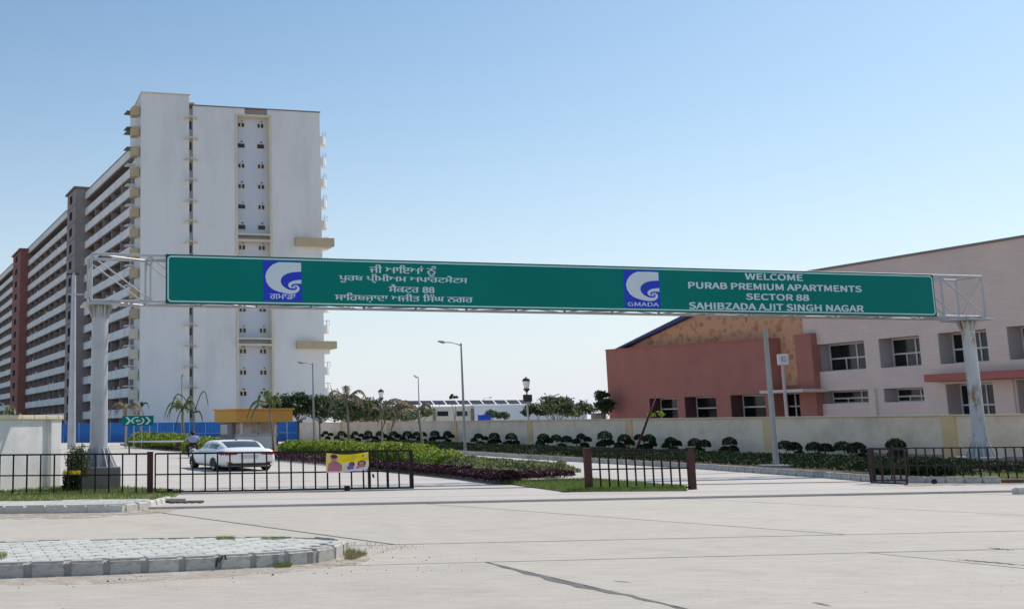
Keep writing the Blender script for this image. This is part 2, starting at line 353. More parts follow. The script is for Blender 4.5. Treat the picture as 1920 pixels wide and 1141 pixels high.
# ---- foliage
def leafcloud(mb, pts, size, flat=.5):
    for p in pts:
        s = size*random.uniform(.6, 1.35); a = random.uniform(0, 6.283)
        n = Vector((random.gauss(0, 1)*flat, random.gauss(0, 1)*flat, random.uniform(.2, 1))).normalized()
        u = n.cross(Vector((math.cos(a), math.sin(a), .1))).normalized(); v = n.cross(u)
        mb.face([p+u*s, p+v*s*.45, p-u*s, p-v*s*.45])
def strip_pts(poly, width, h, n, z0=.1, lump=.25, side=0, shell=False):
    W = walk(poly, .35); out = []; hs = [random.uniform(1-lump, 1+lump) for _ in W]
    for _ in range(n):
        i = random.randrange(len(W)); c, a, l = W[i]; q = random.uniform(-.5, .5)
        k = random.uniform(-.5, .5); top = h*(hs[i]*(1-abs(2*k)**3*.45))
        z = top*(random.random()**.45)
        out.append(Vector((c.x+math.cos(a)*l*q-math.sin(a)*(k*width+side), c.y+math.sin(a)*l*q+math.cos(a)*(k*width+side), z0+z)))
    return out
def hedge(name, poly, width, h, n, leaf, m, label, z0=.1, side=0, lump=.2, cat='hedge', kind=None, parent=None, flat=.8):
    p = Vector((poly[0][0], poly[0][1], z0))
    if kind:
        mb = MB(); leafcloud(mb, strip_pts(poly, width, h, n, z0, lump, side), leaf, flat); o = mb.build(name, m, loc=p, fix=False); return tag(o, label, cat, kind=kind)
    t = thing(name, p, label, cat)
    mb = MB(); leafcloud(mb, strip_pts(poly, width, h, n, z0, lump, side), leaf, flat); mb.build('foliage', m, t, fix=False)
    mb = MB()
    for c, a, l in walk(poly, .45):
        for _ in range(2):
            x = c.x+random.uniform(-.2, .2)-math.sin(a)*(random.uniform(-.35, .35)*width+side); y = c.y+math.cos(a)*(random.uniform(-.35, .35)*width+side)
            mb.tube([(x, y, z0-.05), (x+random.uniform(-.15, .15), y+random.uniform(-.15, .15), z0+h*.8)], [.025, .012], 4)
    mb.build('stems', M['trunk'], t); return t
def tree(base, H, rx, rz, n, leaf, m, label, name='tree', group=None, lean=(0, 0), trunk_h=None, clumps=26, open_=.5, tr=.12):
    t = thing(name, base, label, 'tree', group); b = Vector(base); top = H-rz; th = trunk_h or H*.45
    fork = b+Vector((lean[0]*.5, lean[1]*.5, th)); cc = b+Vector((lean[0], lean[1], H-rz))
    tb = MB().tube([b-Vector((0, 0, .1)), b+Vector((lean[0]*.2, lean[1]*.2, th*.5)), fork], [tr, tr*.8, tr*.65], 7)
    lb = MB(); lv = MB(); cl = []
    for i in range(clumps):
        a = random.uniform(0, 6.283); e = random.uniform(-.55, 1); r = random.uniform(open_, 1); ce = math.sqrt(max(0, 1-e*e))
        cl.append(cc+Vector((math.cos(a)*ce*rx*r, math.sin(a)*ce*rx*r, e*rz*r)))
    for i, c in enumerate(cl):
        if i % 3 == 0:
            mid = (fork+c)/2+Vector((random.uniform(-.2, .2), random.uniform(-.2, .2), -.1*rz)); lb.tube([fork-Vector((0, 0, .1)), mid, c], [tr*.45, tr*.25, tr*.1], 5)
        k = n//clumps; cs = min(rx, rz)*random.uniform(.22, .42)
        leafcloud(lv, [c+Vector((random.gauss(0, 1)*cs, random.gauss(0, 1)*cs, random.gauss(0, .55)*cs)) for _ in range(k)], leaf, .7)
    tb.build('trunk', M['trunk'], t, smooth=True); lb.build('limbs', M['trunk'], t, smooth=True); lv.build('crown', m, t, fix=False); return t
def palm(base, H, fronds, m, label, lean=(0, 0), tr=.13, droop=1.0, leaflet=.42, group=None, nl=26):
    t = thing('palm_tree', base, label, 'palm tree', group); b = Vector(base); tp = b+Vector((lean[0], lean[1], H))
    MB().tube([b-Vector((0, 0, .1)), b+Vector((lean[0]*.3, lean[1]*.3, H*.5)), tp], [tr*1.3, tr, tr*.8], 8).build('trunk', M['palmtrunk'], t, smooth=True)
    for fr_ in fronds:
        a, L, up = fr_[:3]; mm = fr_[3] if len(fr_) > 3 else m
        d = Vector((math.cos(a), math.sin(a), 0)); pts = []; fb = MB()
        for k in range(nl+1):
            q = k/nl; pts.append(tp+d*L*q*(1-.25*q)+Vector((0, 0, up*math.sin(q*2.0)*1.1-droop*L*.75*q*q*q)))
        fb.tube(pts[::3]+[pts[-1]], [.04]*(len(pts[::3]))+[.012], 4)
        side = Vector((-d.y, d.x, 0))
        for k in range(3, nl+1):
            q = k/nl; ll = leaflet*math.sin(math.pi*min(1, .12+q*.88))**.6+.05; tg = (pts[k]-pts[k-1]).normalized()
            for sg in (-1, 1):
                for j in (0, .5):
                    p = pts[k]-tg*(j*L/nl); e = p+side*sg*ll*random.uniform(.55, .8)+tg*ll*.45+Vector((0, 0, -ll*random.uniform(.25, .75))); wv = tg*.035
                    fb.face([p-wv, p+wv, e])
        fb.build('frond', mm, t, fix=False)
    return t
def blades(poly, n, h, z0, name, label, m='grass', wdt=.012, clump=False):
    xs = [p[0] for p in poly]; ys = [p[1] for p in poly]; mb = MB(); c = 0
    while c < n:
        p = (random.uniform(min(xs), max(xs)), random.uniform(min(ys), max(ys)))
        if not inside(p, poly): continue
        c += 1; a = random.uniform(0, 6.283); hh = h*random.uniform(.4, 1.3); l = hh*random.uniform(.1, .7); b_ = random.uniform(0, 6.283)
        u = Vector((math.cos(a), math.sin(a), 0))*wdt; q = Vector((p[0], p[1], z0))
        mb.face([q-u, q+u, q+Vector((math.cos(b_)*l, math.sin(b_)*l, hh))])
    o = mb.build(name, M[m], fix=False); return tag(o, label, 'grass', kind='stuff')

# ================================================================== GROUND AND ROADS
def roadbrick(name, c, bw, bh, mort, moc, **k):
    m = mat(name, c, **k).copy(); n = m.node_tree.nodes; L = m.node_tree.links; b = n['Principled BSDF']; src = b.inputs['Base Color'].links[0].from_socket
    tc = n.new('ShaderNodeTexCoord'); mp = n.new('ShaderNodeMapping'); mp.inputs['Rotation'].default_value = (0, 0, R(-8)); L.new(tc.outputs['Object'], mp.inputs[0])
    bt = n.new('ShaderNodeTexBrick'); bt.inputs['Scale'].default_value = 1; bt.inputs['Brick Width'].default_value = bw; bt.inputs['Row Height'].default_value = bh; bt.inputs['Mortar Size'].default_value = mort
    bt.inputs['Color1'].default_value = (1, 1, 1, 1); bt.inputs['Color2'].default_value = (.95, .95, .95, 1); bt.inputs['Mortar'].default_value = moc+(1,); bt.offset = 0
    L.new(mp.outputs[0], bt.inputs['Vector']); mx = n.new('ShaderNodeMixRGB'); mx.blend_type = 'MULTIPLY'; mx.inputs[0].default_value = 1
    L.new(src, mx.inputs[1]); L.new(bt.outputs[0], mx.inputs[2]); L.new(mx.outputs[0], b.inputs['Base Color']); return m
M['entry'] = roadbrick('concrete entry road', (.56,.515,.47), 400, 3.4, .07, (.6,.57,.55), rough=.9, var=.07, scale=.6, bump=.3, bscale=30, dirt=(.43,.38,.33), dscale=.25, damt=.4, stretch=(.4,1,1))
def streaky(m, amt=.5):                                 # broom marks, small pits and scuffs
    n = m.node_tree.nodes; L = m.node_tree.links; b = n['Principled BSDF']; src = b.inputs['Base Color'].links[0].from_socket
    tc = n.new('ShaderNodeTexCoord'); mp = n.new('ShaderNodeMapping'); mp.inputs['Rotation'].default_value = (0, 0, R(-8)); mp.inputs['Scale'].default_value = (.8, 2.6, 1); L.new(tc.outputs['Object'], mp.inputs[0])
    t = n.new('ShaderNodeTexNoise'); t.inputs['Scale'].default_value = 1.6; t.inputs['Detail'].default_value = 8; t.inputs['Roughness'].default_value = .75; L.new(mp.outputs[0], t.inputs[0])
    r = n.new('ShaderNodeMapRange'); r.inputs[1].default_value = .3; r.inputs[2].default_value = .7; r.inputs[3].default_value = 1-.14*amt; r.inputs[4].default_value = 1+.08*amt; L.new(t.outputs[0], r.inputs[0])
    t2 = n.new('ShaderNodeTexNoise'); t2.inputs['Scale'].default_value = 9; t2.inputs['Detail'].default_value = 5; L.new(tc.outputs['Object'], t2.inputs[0])
    r2 = n.new('ShaderNodeMapRange'); r2.inputs[1].default_value = .66; r2.inputs[2].default_value = .74; r2.inputs[3].default_value = 1; r2.inputs[4].default_value = 1-.4*amt; L.new(t2.outputs[0], r2.inputs[0])
    mm = n.new('ShaderNodeMath'); mm.operation = 'MULTIPLY'; L.new(r.outputs[0], mm.inputs[0]); L.new(r2.outputs[0], mm.inputs[1])
    mx = n.new('ShaderNodeVectorMath'); mx.operation = 'SCALE'; L.new(src, mx.inputs[0]); L.new(mm.outputs[0], mx.inputs['Scale']); L.new(mx.outputs[0], b.inputs['Base Color'])
streaky(M['concrete'], 1.0); streaky(M['entry'], .6)

struct(MB().prism([(-3000,-400),(3000,-400),(3000,6000),(-3000,6000)], -1, -.06).build('ground', M['earth']))

def inset(poly, g):
    n = len(poly); P = [Vector((p[0], p[1])) for p in poly]
    if sum(P[i].x*P[(i+1) % n].y-P[(i+1) % n].x*P[i].y for i in range(n)) < 0: P.reverse()
    out = []
    for i in range(n):
        a, b, c = P[i-1], P[i], P[(i+1) % n]; d1 = (b-a).normalized(); d2 = (c-b).normalized()
        n1 = Vector((-d1.y, d1.x)); n2 = Vector((-d2.y, d2.x)); k = (n1+n2)/(1+n1.dot(n2)); out.append(b+k*g)
    return out
def lerp(p, q, t): return (p[0]+(q[0]-p[0])*t, p[1]+(q[1]-p[1])*t)
H0, H1, H2 = (-2.13,31.9), (12.0,34.4), (23.8,36.0)
def onH(x): return (x, 31.9+(x+2.13)*.155)
def onB(x): return (x, 22.13+(x-2.92)*.124)
def onA(x): return (x, 18.95+(x-1.61)*.13)
road = struct(MB().prism([(-70,-25),(90,-25),(90,45.5),onH(60),onH(-70)], -.2, -.012).build('road', M['joint']))
tb = [(-2.9,2.92),(5.3,12.19),(13.2,21.3),(22.4,30.6),(31.5,39.8),(41,49),(60,70)]; tb = [(-70,-62),(-29.5,-25),(-20.5,-15.8),(-11.7,-6.4)]+tb
for (a, b), (c, d) in zip(tb, tb[1:]):
    MB().prism(inset([onB(b), onB(d), onH(c), onH(a)], .045), -.1, random.uniform(.008, .013)).build('slab', M['concrete'], road, bevel=.012)
for a, b in ((-70,-18),(-18,-3),(-3,24.5),(24.5,50),(50,70)):
    MB().prism(inset([onA(a), onA(b), onB(b), onB(a)], .04), -.1, random.uniform(.008, .013)).build('slab', M['concrete'], road, bevel=.012)
nb = [(-70,-70),(-20,-19),(-8,-6.7),(4.04,7.2),(10.9,17),(21,27),(34,40),(70,70)]
for (a, b), (c, d) in zip(nb, nb[1:]):
    MB().prism(inset([(b,-25+4) if 0 else (b,8.5), (d,8.5), onA(c), onA(a)], .035), -.1, random.uniform(.008, .013)).build('slab', M['concrete'], road, bevel=.012)
    MB().prism(inset([(b,-24), (d,-24), (d,8.5), (b,8.5)], .035), -.1, .010).build('slab', M['concrete'], road, bevel=.012)
# ragged tar filled crack and short scars
def ragged(name, pts, wd, m, z=.0165):
    P = [Vector(p) for p in pts]; L_ = []; R_ = []
    N = 34
    for i in range(N+1):
        q = i/N*(len(P)-1); k = min(int(q), len(P)-2); c = P[k].lerp(P[k+1], q-k); d = (P[k+1]-P[k]).normalized(); nn = Vector((-d.y, d.x, 0)); e = math.sin(math.pi*min(1, .06+i/N*.95))
        c = c + nn*.03*math.sin(i*1.3+random.random()); L_.append(c+nn*wd*e*random.uniform(.35, .65)); R_.append(c-nn*wd*e*random.uniform(.35, .65))
    mb = MB()
    for i in range(N): mb.face([(L_[i].x, L_[i].y, z), (L_[i+1].x, L_[i+1].y, z), (R_[i+1].x, R_[i+1].y, z), (R_[i].x, R_[i].y, z)])
    return mb.build(name, M[m], road)
ragged('tar_crack', [G(912,1055), G(1000,1078), G(1090,1101), G(1180,1118), G(1300,1148)], .17, 'crack')
ragged('tar_crack', [G(1790,1049), G(1850,1054), G(1935,1062)], .10, 'crack')
ragged('tar_crack', [G(1150,1090), G(1187,1093)], .05, 'crack')
ragged('tar_crack', [G(1850,1027), G(1872,1029), G(1905,1033)], .09, 'crack')
ragged('tar_crack', [G(1525,1130), G(1560,1138)], .06, 'crack')
# inner concrete area behind the drain step
struct(MB().prism([onH(-70), onH(60), (60,45.5), (48,120), (30,200), (-110,200), (-90,60)], -.1, .075).build('entry_road', M['entry'], bevel=.015))

# sandy dust patches
def patch(name, pts, z, m, label=None):
    P = []
    n = len(pts)
    for i in range(n):
        a, b = Vector(tuple(pts[i])[:2]), Vector(tuple(pts[(i+1) % n])[:2])
        for k in range(5):
            c = a.lerp(b, k/5); P.append((c.x+random.uniform(-.06, .06), c.y+random.uniform(-.06, .06)))
    return struct(MB().prism(P, z-.004, z).build(name, M[m]))
patch('dust', [G(-60,1100), G(200,1096), G(420,1082), G(560,1072), G(680,1058), G(700,1045), G(660,1030), G(600,1040), G(-60,1075)], .0165, 'sand')
patch('dust', [G(-80,975), G(150,972), G(300,962), G(360,950), G(300,948), G(-80,960)], .0165, 'sand')

# ---------------- traffic island
outer = [G(-420,1102), G(-150,1092), G(0,1085), G(180,1079), G(300,1074), G(400,1069), G(520,1063), G(590,1057), G(628,1050), G(645,1042)]
outer = [(p.x, p.y) for p in outer]
e = outer[-1]
tip = [(e[0]+.14, e[1]+.35), (e[0]+.05, e[1]+.8), (e[0]-.35, e[1]+1.2), (e[0]-1.0, e[1]+1.45), (e[0]-2.2, e[1]+1.5), (e[0]-4.2, e[1]+1.35), (e[0]-9, e[1]+.55)]
isl = outer+tip
island = struct(MB().prism(inset(isl, .025), -.02, .20).build('traffic_island', M['kerbd']))
KM = unit_block('kerb_stone', M['kerb'], .07, 3)
kerb(outer, .245, .2, .62, KM, island, 0, 1, .05); kerb([outer[-1]]+tip[:3], .245, .2, .5, KM, island, 0, 1, .03); kerb(tip[2:], .222, .2, .5, KM, island, 0, 1, .03)
def paver_mesh(L, W, h, name, m):
    a = .035; g = .004
    xs = [0, L*.25, L*.35, L*.65, L*.75, L]; ys = [0, 0, a, a, 0, 0]
    P = [(x+(g if x == 0 else -g if x == L else 0), y+g) for x, y in zip(xs, ys)] + [(x+(g if x == 0 else -g if x == L else 0), W+y-g) for x, y in reversed(list(zip(xs, ys)))]
    mb = MB().prism([(x-L/2, y-W/2) for x, y in P], -h, 0); me = mb.mesh(name); me.materials.append(m)
    bm = bmesh.new(); bm.from_mesh(me); bmesh.ops.recalc_face_normals(bm, faces=bm.faces)
    bmesh.ops.bevel(bm, geom=[e for e in bm.edges if all(abs(v.co.z) < 1e-6 for v in e.verts)], offset=.008, segments=1, affect='EDGES'); bm.to_mesh(me); bm.free(); return me
PV = paver_mesh(.50, .235, .05, 'paver', M['paver'])
hd = math.atan2(outer[6][1]-outer[2][1], outer[6][0]-outer[2][0]); inn = inset(isl, .36); o0 = Vector(outer[0])
for j in range(14):
    for i in range(30):
        x, y = i*.50+(j % 2)*.25+3.0, j*.235+.1
        q = (o0.x+x*math.cos(hd)-y*math.sin(hd), o0.y+x*math.sin(hd)+y*math.cos(hd))
        if inside(q, inn) and q[0] > -7.6: piece('paver', PV, island, (q[0], q[1], .222+random.uniform(-.004, .004)), hd)
blades([G(405,1013,.2), G(440,1013,.2), G(440,1009,.2), G(405,1009,.2)], 700, .06, .2, 'grass_tuft', 'small tuft of green grass at the back edge of the paved island', wdt=.006)
blades([G(490,1013,.2), G(535,1013,.2), G(535,1009,.2), G(490,1009,.2)], 700, .05, .2, 'grass_tuft', 'second tuft of green grass at the back edge of the island, nearer its tip', wdt=.006)
blades([G(646,1050), G(668,1050), G(690,1040), G(648,1034)], 900, .08, .02, 'grass_tuft', 'dry grass tuft in the sand at the island tip', m='drygrass', wdt=.006)
blades([G(515,1066), G(545,1065), G(548,1060), G(515,1060)], 500, .06, .02, 'grass_tuft', 'weeds at the foot of the island kerb', wdt=.006)
blades([G(-8,1050,.2), G(12,1050,.2), G(12,1040,.2), G(-8,1040,.2)], 160, .10, .2, 'grass_tuft', 'weed in the paving at the left end of the island', wdt=.007)
blades([(0.9,22.4),(2.2,22.6),(3.4,21.6),(2.9,20.9),(2.1,20.2),(2.0,21)], 420, .035, .02, 'grass_tuft', 'thin dry grass scattered round the island tip', m='drygrass', wdt=.006)
mb = MB()                                               # black paint strokes on one kerb stone
kp = G(405,1068.9); kp.y -= .006
for dx, z0, z1, lean in ((0,.06,.20,.03),(.05,.13,.235,.06),(.16,.17,.24,-.02)):
    mb.hexa([(kp.x+dx-.015, kp.y-.004, z0), (kp.x+dx+.015, kp.y-.004, z0), (kp.x+dx+.015, kp.y+.004, z0), (kp.x+dx-.015, kp.y+.004, z0), (kp.x+dx-.015+lean, kp.y-.004, z1), (kp.x+dx+.02+lean, kp.y-.004, z1), (kp.x+dx+.02+lean, kp.y+.004, z1), (kp.x+dx-.015+lean, kp.y+.004, z1)])
mb.build('paint_mark', M['dark'], island)

# ---------------- left sidewalk in front of the fence
so_ = [G(-300,966), G(0,963), G(120,962), G(230,960), G(285,954), G(322,944)]; so_ = [(p.x, p.y) for p in so_]
sb_ = [G(318,933,.2), G(150,935,.2), G(0,938,.2), G(-300,942,.2)]; sb_ = [(p.x, p.y) for p in sb_]
swalk = struct(MB().prism(inset(so_+sb_, .025), -.02, .165).build('sidewalk', M['kerbw']))
kerb(so_, .22, .2, .55, unit_block('kerb_stone', M['kerbw'], .07, 3), swalk, 0, 1, .03)
PV2 = unit_block('paver', M['paver'], .02, 1); hd = math.atan2(so_[3][1]-so_[1][1], so_[3][0]-so_[1][0]); o0 = Vector(so_[0]); poly = inset(so_+sb_, .30)
for j in range(9):
    for i in range(38):
        x, y = i*.42+(j % 2)*.21, j*.3+.3; q = (o0.x+x*math.cos(hd)-y*math.sin(hd), o0.y+x*math.sin(hd)+y*math.cos(hd))
        if inside(q, poly) and q[0] > -8.8: piece('paver', PV2, swalk, (q[0], q[1], .17+random.uniform(-.004, .004)), hd, (.40, .28, .06))
struct(MB().prism([(so_[0][0],so_[0][1]+.4), (so_[3][0],so_[3][1]+.4), (so_[5][0]-.5,so_[5][1]+.4), (-2.2,34.5), (-2.0,39), (-4.4,42), (-6.9,43), (-16,44)], -.05, .078).build('verge_soil', M['soil']))
gl = [sb_[0], sb_[1], sb_[2], sb_[3], (-16,44), (-6.9,43), (-4.4,42), (-2.0,39.5)]
struct(MB().prism(inset(gl, .02), -.02, .10).build('lawn', M['lawn']))
blades(inset(gl, .1), 14000, .10, .10, 'grass', 'green grass round the gantry pedestal and along the fence')
# drain mouth beside the sidewalk end
dr = thing('drain_cover', G(345,942), 'broken dark drain mouth under the left end of the gate track', 'drain')
c = G(350,941,.08); MB().box((c.x, c.y, .10), (1.0, .35, .06), .1).build('slab', M['pedestal'], dr, bevel=.01)
mb = MB()
for k in range(5): mb.box((c.x-.4+.2*k, c.y-.3+random.uniform(-.05, .05), .09), (random.uniform(.08, .16), .12, .07), random.uniform(0, 1))
mb.build('rubble', M['soil'], dr)

# ---------------- median with planting
med = [(937,905),(850,894),(758,884),(605,869),(509,861),(380,849),(225,834),(262,830),(350,829),(500,833),(700,842),(850,857),(1000,872),(1083,885),(1108,900),(1290,915),(1290,920),(1180,921),(1058,922),(985,912)]
medp = [(G(a,b,.075).x, G(a,b,.075).y) for a, b in med]
median = struct(MB().prism(inset(medp[:14], .02), 0, .20).build('median', M['soil']))
KO = unit_block('kerb_stone', M['kerbd'], .07, 2)
kerb(list(reversed(medp[:7])), .24, .22, .75, KO, median, .05, 1, .03)
kerb(list(reversed(medp[7:14])), .20, .2, 1.0, KO, median, .05, -1, .03)
lawnp = [medp[0]]+[medp[14], medp[15], medp[16], medp[17], medp[18], medp[19]]
struct(MB().prism(inset(lawnp, .03), .06, .12).build('lawn', M['lawn']))
blades(inset(lawnp, .05), 17000, .10, .12, 'grass', 'bright green grass at the pointed end of the planted median')

# ---------------- right hand verge
kr = [(1880,906),(1760,906),(1640,903),(1500,892),(1300,878),(1092,866),(970,858),(850,850),(760,842),(690,834)]
krp = [(G(a,b,.075).x, G(a,b,.075).y) for a, b in kr]
WP = AT(1780, 890, 54); WF = Fr((WP.x, WP.y), -15, -1)   # front face line of the compound wall
def wl(s, t=0): p = WF.pt(s, t, 0); return (p.x, p.y)
verge = struct(MB().prism(inset(krp+[wl(112,-.1), wl(60,-.1), wl(20,-.1), wl(-14,-.1), (44,40.5)], .12), 0, .20).build('verge', M['soil']))
kerb(krp, .26, .22, .6, unit_block('kerb_stone', M['kerb'], .07, 2), verge, .05, -1, .03)
rg = [(G(1700,907).x, G(1700,907).y), (28,40.9), (36,41.5), (36,43), (28,43.5), (23,43.2)]
struct(MB().prism(rg, .1, .225).build('lawn', M['lawn']))
blades(rg, 3500, .08, .22, 'grass', 'thin grass at the foot of the right fence')
patch('gravel_strip', [G(1690,909), (36,40.6), (36,39.3), G(1700,915)], .092, 'sand')

# ================================================================== COMPOUND WALL
cw = thing('compound_wall', WF.pt(0, 0, .1), 'long cream plastered compound wall with yellow pillars behind the clipped shrubs', 'wall')
HW = 2.5
pil_px = [1780, 1441, 1180, 994, 854, 728, 640, 590]
ss = [WF.sx(x) for x in pil_px]; edges = [-14]+ss+[108]
for a, b in zip(edges, edges[1:]):
    MB().fbox(WF, a, b, -.16, 0, -.1, HW-.08).build('wall_panel', M['wallplas'], cw, bevel=0)
for i, s in enumerate(ss):
    MB().fbox(WF, s-.38, s+.38, -.22, .09, -.1, HW-.084).build('pillar', M['pillar'], cw, bevel=.01)
MB().fbox(WF, -14, 108, -.24, .11, HW-.08, HW).build('coping', M['coping'], cw, bevel=.01)
MB().fbox(WF, -14, 6, .0, .05, -.1, .62).build('plinth', M['pinkbase'], cw)

# ================================================================== TALL TOWER AND LONG BLOCKS
TD = 175.0
T0 = AT(262, 800, TD); TF = Fr((T0.x, T0.y), 76.9, 1)
tower = thing('apartment_tower', TF.pt(0, 0, 0), 'tall white apartment tower end with tan recessed window strip and curved sunshades', 'building')
P_ = lambda a, b, t=0: TF.px(a, b, t)
sA, sB, sC = 0.0, P_(355, 400)[0], P_(362, 400)[0]
sR0, sR1, sE = P_(441, 300)[0], P_(509, 300)[0], P_(601, 300)[0]
zA, zT = P_(300, 176)[1], P_(362, 198)[1]
mb = MB().fbox(TF, sA, sB, -14, 0, 0, zA); mb.build('wall', M['towerwhite'], tower, bevel=.05)
MB().fbox(TF, sB, sC, -14, -1.2, 0, zT-.2).build('wall', M['towerwhite'], tower)
MB().fbox(TF, sC, sR0, -14, 0, 0, zT).build('wall', M['towerwhite'], tower, bevel=.05)
MB().fbox(TF, sR1, sE, -14, 0, 0, zT).build('wall', M['towerwhite'], tower, bevel=.05)
MB().fbox(TF, sR0, sR1, -14, -1.5, 0, zT-.6).build('recessed_wall', M['towergrey'], tower)
MB().fbox(TF, sA-.1, sB+.15, -14.1, .15, zA, zA+.18).build('parapet_coping', M['towercream'], tower)
MB().fbox(TF, sC-.1, sE+.1, -14.1, .15, zT, zT+.15).build('parapet_coping', M['soffit'], tower)
# penthouse eyebrow at the step
MB().fbox(TF, sB-.05, sB+.9, -5, .1, zA-1.3, zA-1.15).build('canopy', M['towercream'], tower)
# reveals of the recess and ledges
mb = MB().fbox(TF, sR0, sR0+.35, -1.49, .10, 0, zT-1.0).fbox(TF, sR1-.35, sR1, -1.49, .10, 0, zT-1.0); mb.build('recess_reveal', M['towercream'], tower)
wR = sR1-sR0; MB().fbox(TF, sR0, sR0+wR*.27, -1.49, 0, zT-1.0, zT).build('wall', M['towerwhite'], tower); MB().fbox(TF, sR0+wR*.90, sR1, -1.49, 0, zT-1.0, zT).build('wall', M['towerwhite'], tower)
MB().fbox(TF, sR0+wR*.27, sR0+wR*.90, -1.6, -.25, zT-1.0, zT-.02).build('lintel', M['core'], tower)
MB().fbox(TF, sR0-.05, sR1+.05, -1.49, .14, zT-1.25, zT-1.0).build('lintel', M['towercream'], tower)
for yy in (438, 633):
    z = P_(475, yy)[1]
    MB().fbox(TF, sR0-.15, sR1+.15, -1.45, .22, z-.25, z).build('ledge', M['towercream'], tower)
    MB().fbox(TF, sR0-.15, sR1+.15, -1.45, .20, z-1.25, z-.95).build('ledge', M['towercream'], tower)
rows = [230, 269, 307, 345.5, 384, 422.5, 461, 500, 539, 578, 617.5, 657, 697, 737, 776]
zr = [P_(455, y)[1] for y in rows]
wide = {(1,0),(1,1),(4,0),(5,0),(5,1)}
def towerwin(s, z, w_, h_, m='glass'):
    f = MB().fbox(TF, s-w_/2-.12, s+w_/2+.12, -1.5, -1.44, z-h_/2-.12, z+h_/2+.12).build('window', M['towercream'], tower)
    MB().fbox(TF, s-w_/2, s+w_/2, -1.44, -1.41, z-h_/2, z+h_/2).build('pane', M['glass'], f)
sl_, sr_ = sR0+1.35, sR1-1.45
for i, z in enumerate(zr):
    for j, s in enumerate((sl_, sr_)):
        if (i, j) in wide: towerwin(s, z, 1.15, .68)
        else:
            towerwin(s-.30, z, .36, .62); towerwin(s+.30, z, .40, .66)
        MB().fbox(TF, s+(-.05 if i % 2 else .12), s+.28, -1.5, -1.42, z+.62, z+.80).build('vent', M['glass'], tower)
# corner slot windows and curved shades
for i, y in enumerate([225+38.6*k+.12*k for k in range(15)]):
    zc = P_(358, y)[1]
    MB().fbox(TF, sB+.02, sC-.12, -1.2, -.95, zc-1.25, zc-.05).build('window', M['glass'], tower)
    mb = MB(); n = 10; s0, s1 = P_(344, y)[0], P_(369, y)[0]; A = []
    for k in range(n+1):
        q = k/n; A.append((s0+(s1-s0)*q, zc+.12+.34*math.sin(math.pi*q)**.7))
    mb.fprism(TF, A+[(a, b-.09) for a, b in reversed(A)], .02, 1.0); mb.build('sunshade', M['towercream'], tower)
# tan boxes on the right flank
for y0, y1, xa, xb in ((444,459.5,555,627),(638.5,652.5,558,632)):
    MB().fbox(TF, P_(xa, y0, 1.0)[0], P_(xb, y0, 1.0)[0], -4, 1.0, P_(xa, y1, 1.0)[1], P_(xa, y0, 1.0)[1]).build('balcony_box', M['tan'], tower, bevel=.04)
# small curved balconies on the right flank
for i, y in enumerate([263+38.55*k+.1*k for k in range(13)]):
    if 430 < y < 470 and 0: continue
    z0 = P_(606, y+15, -3)[1]; z1 = P_(606, y+1, -3)[1]; mb = MB(); P = []
    for k in range(9):
        a = math.pi*(k/8)-math.pi/2; P.append(TF.pt(sE-.05+1.45*math.cos(a), -1.75+1.65*math.sin(a), 0))
    b_ = thing('x', (0,0,0), '', '') if 0 else None
    o = MB().prism([(p.x, p.y) for p in P], z0, z1).build('balcony', M['towerwhite'], tower)
    mb = MB()
    for p in P[1:-1:2]: mb.tube([(p.x, p.y, z1), (p.x, p.y, z1+.85)], .035, 4)
    mb.tube([(p.x, p.y, z1+.85) for p in P[1:-1]], .04, 4); mb.build('balcony_railing', M['lamp'], o)
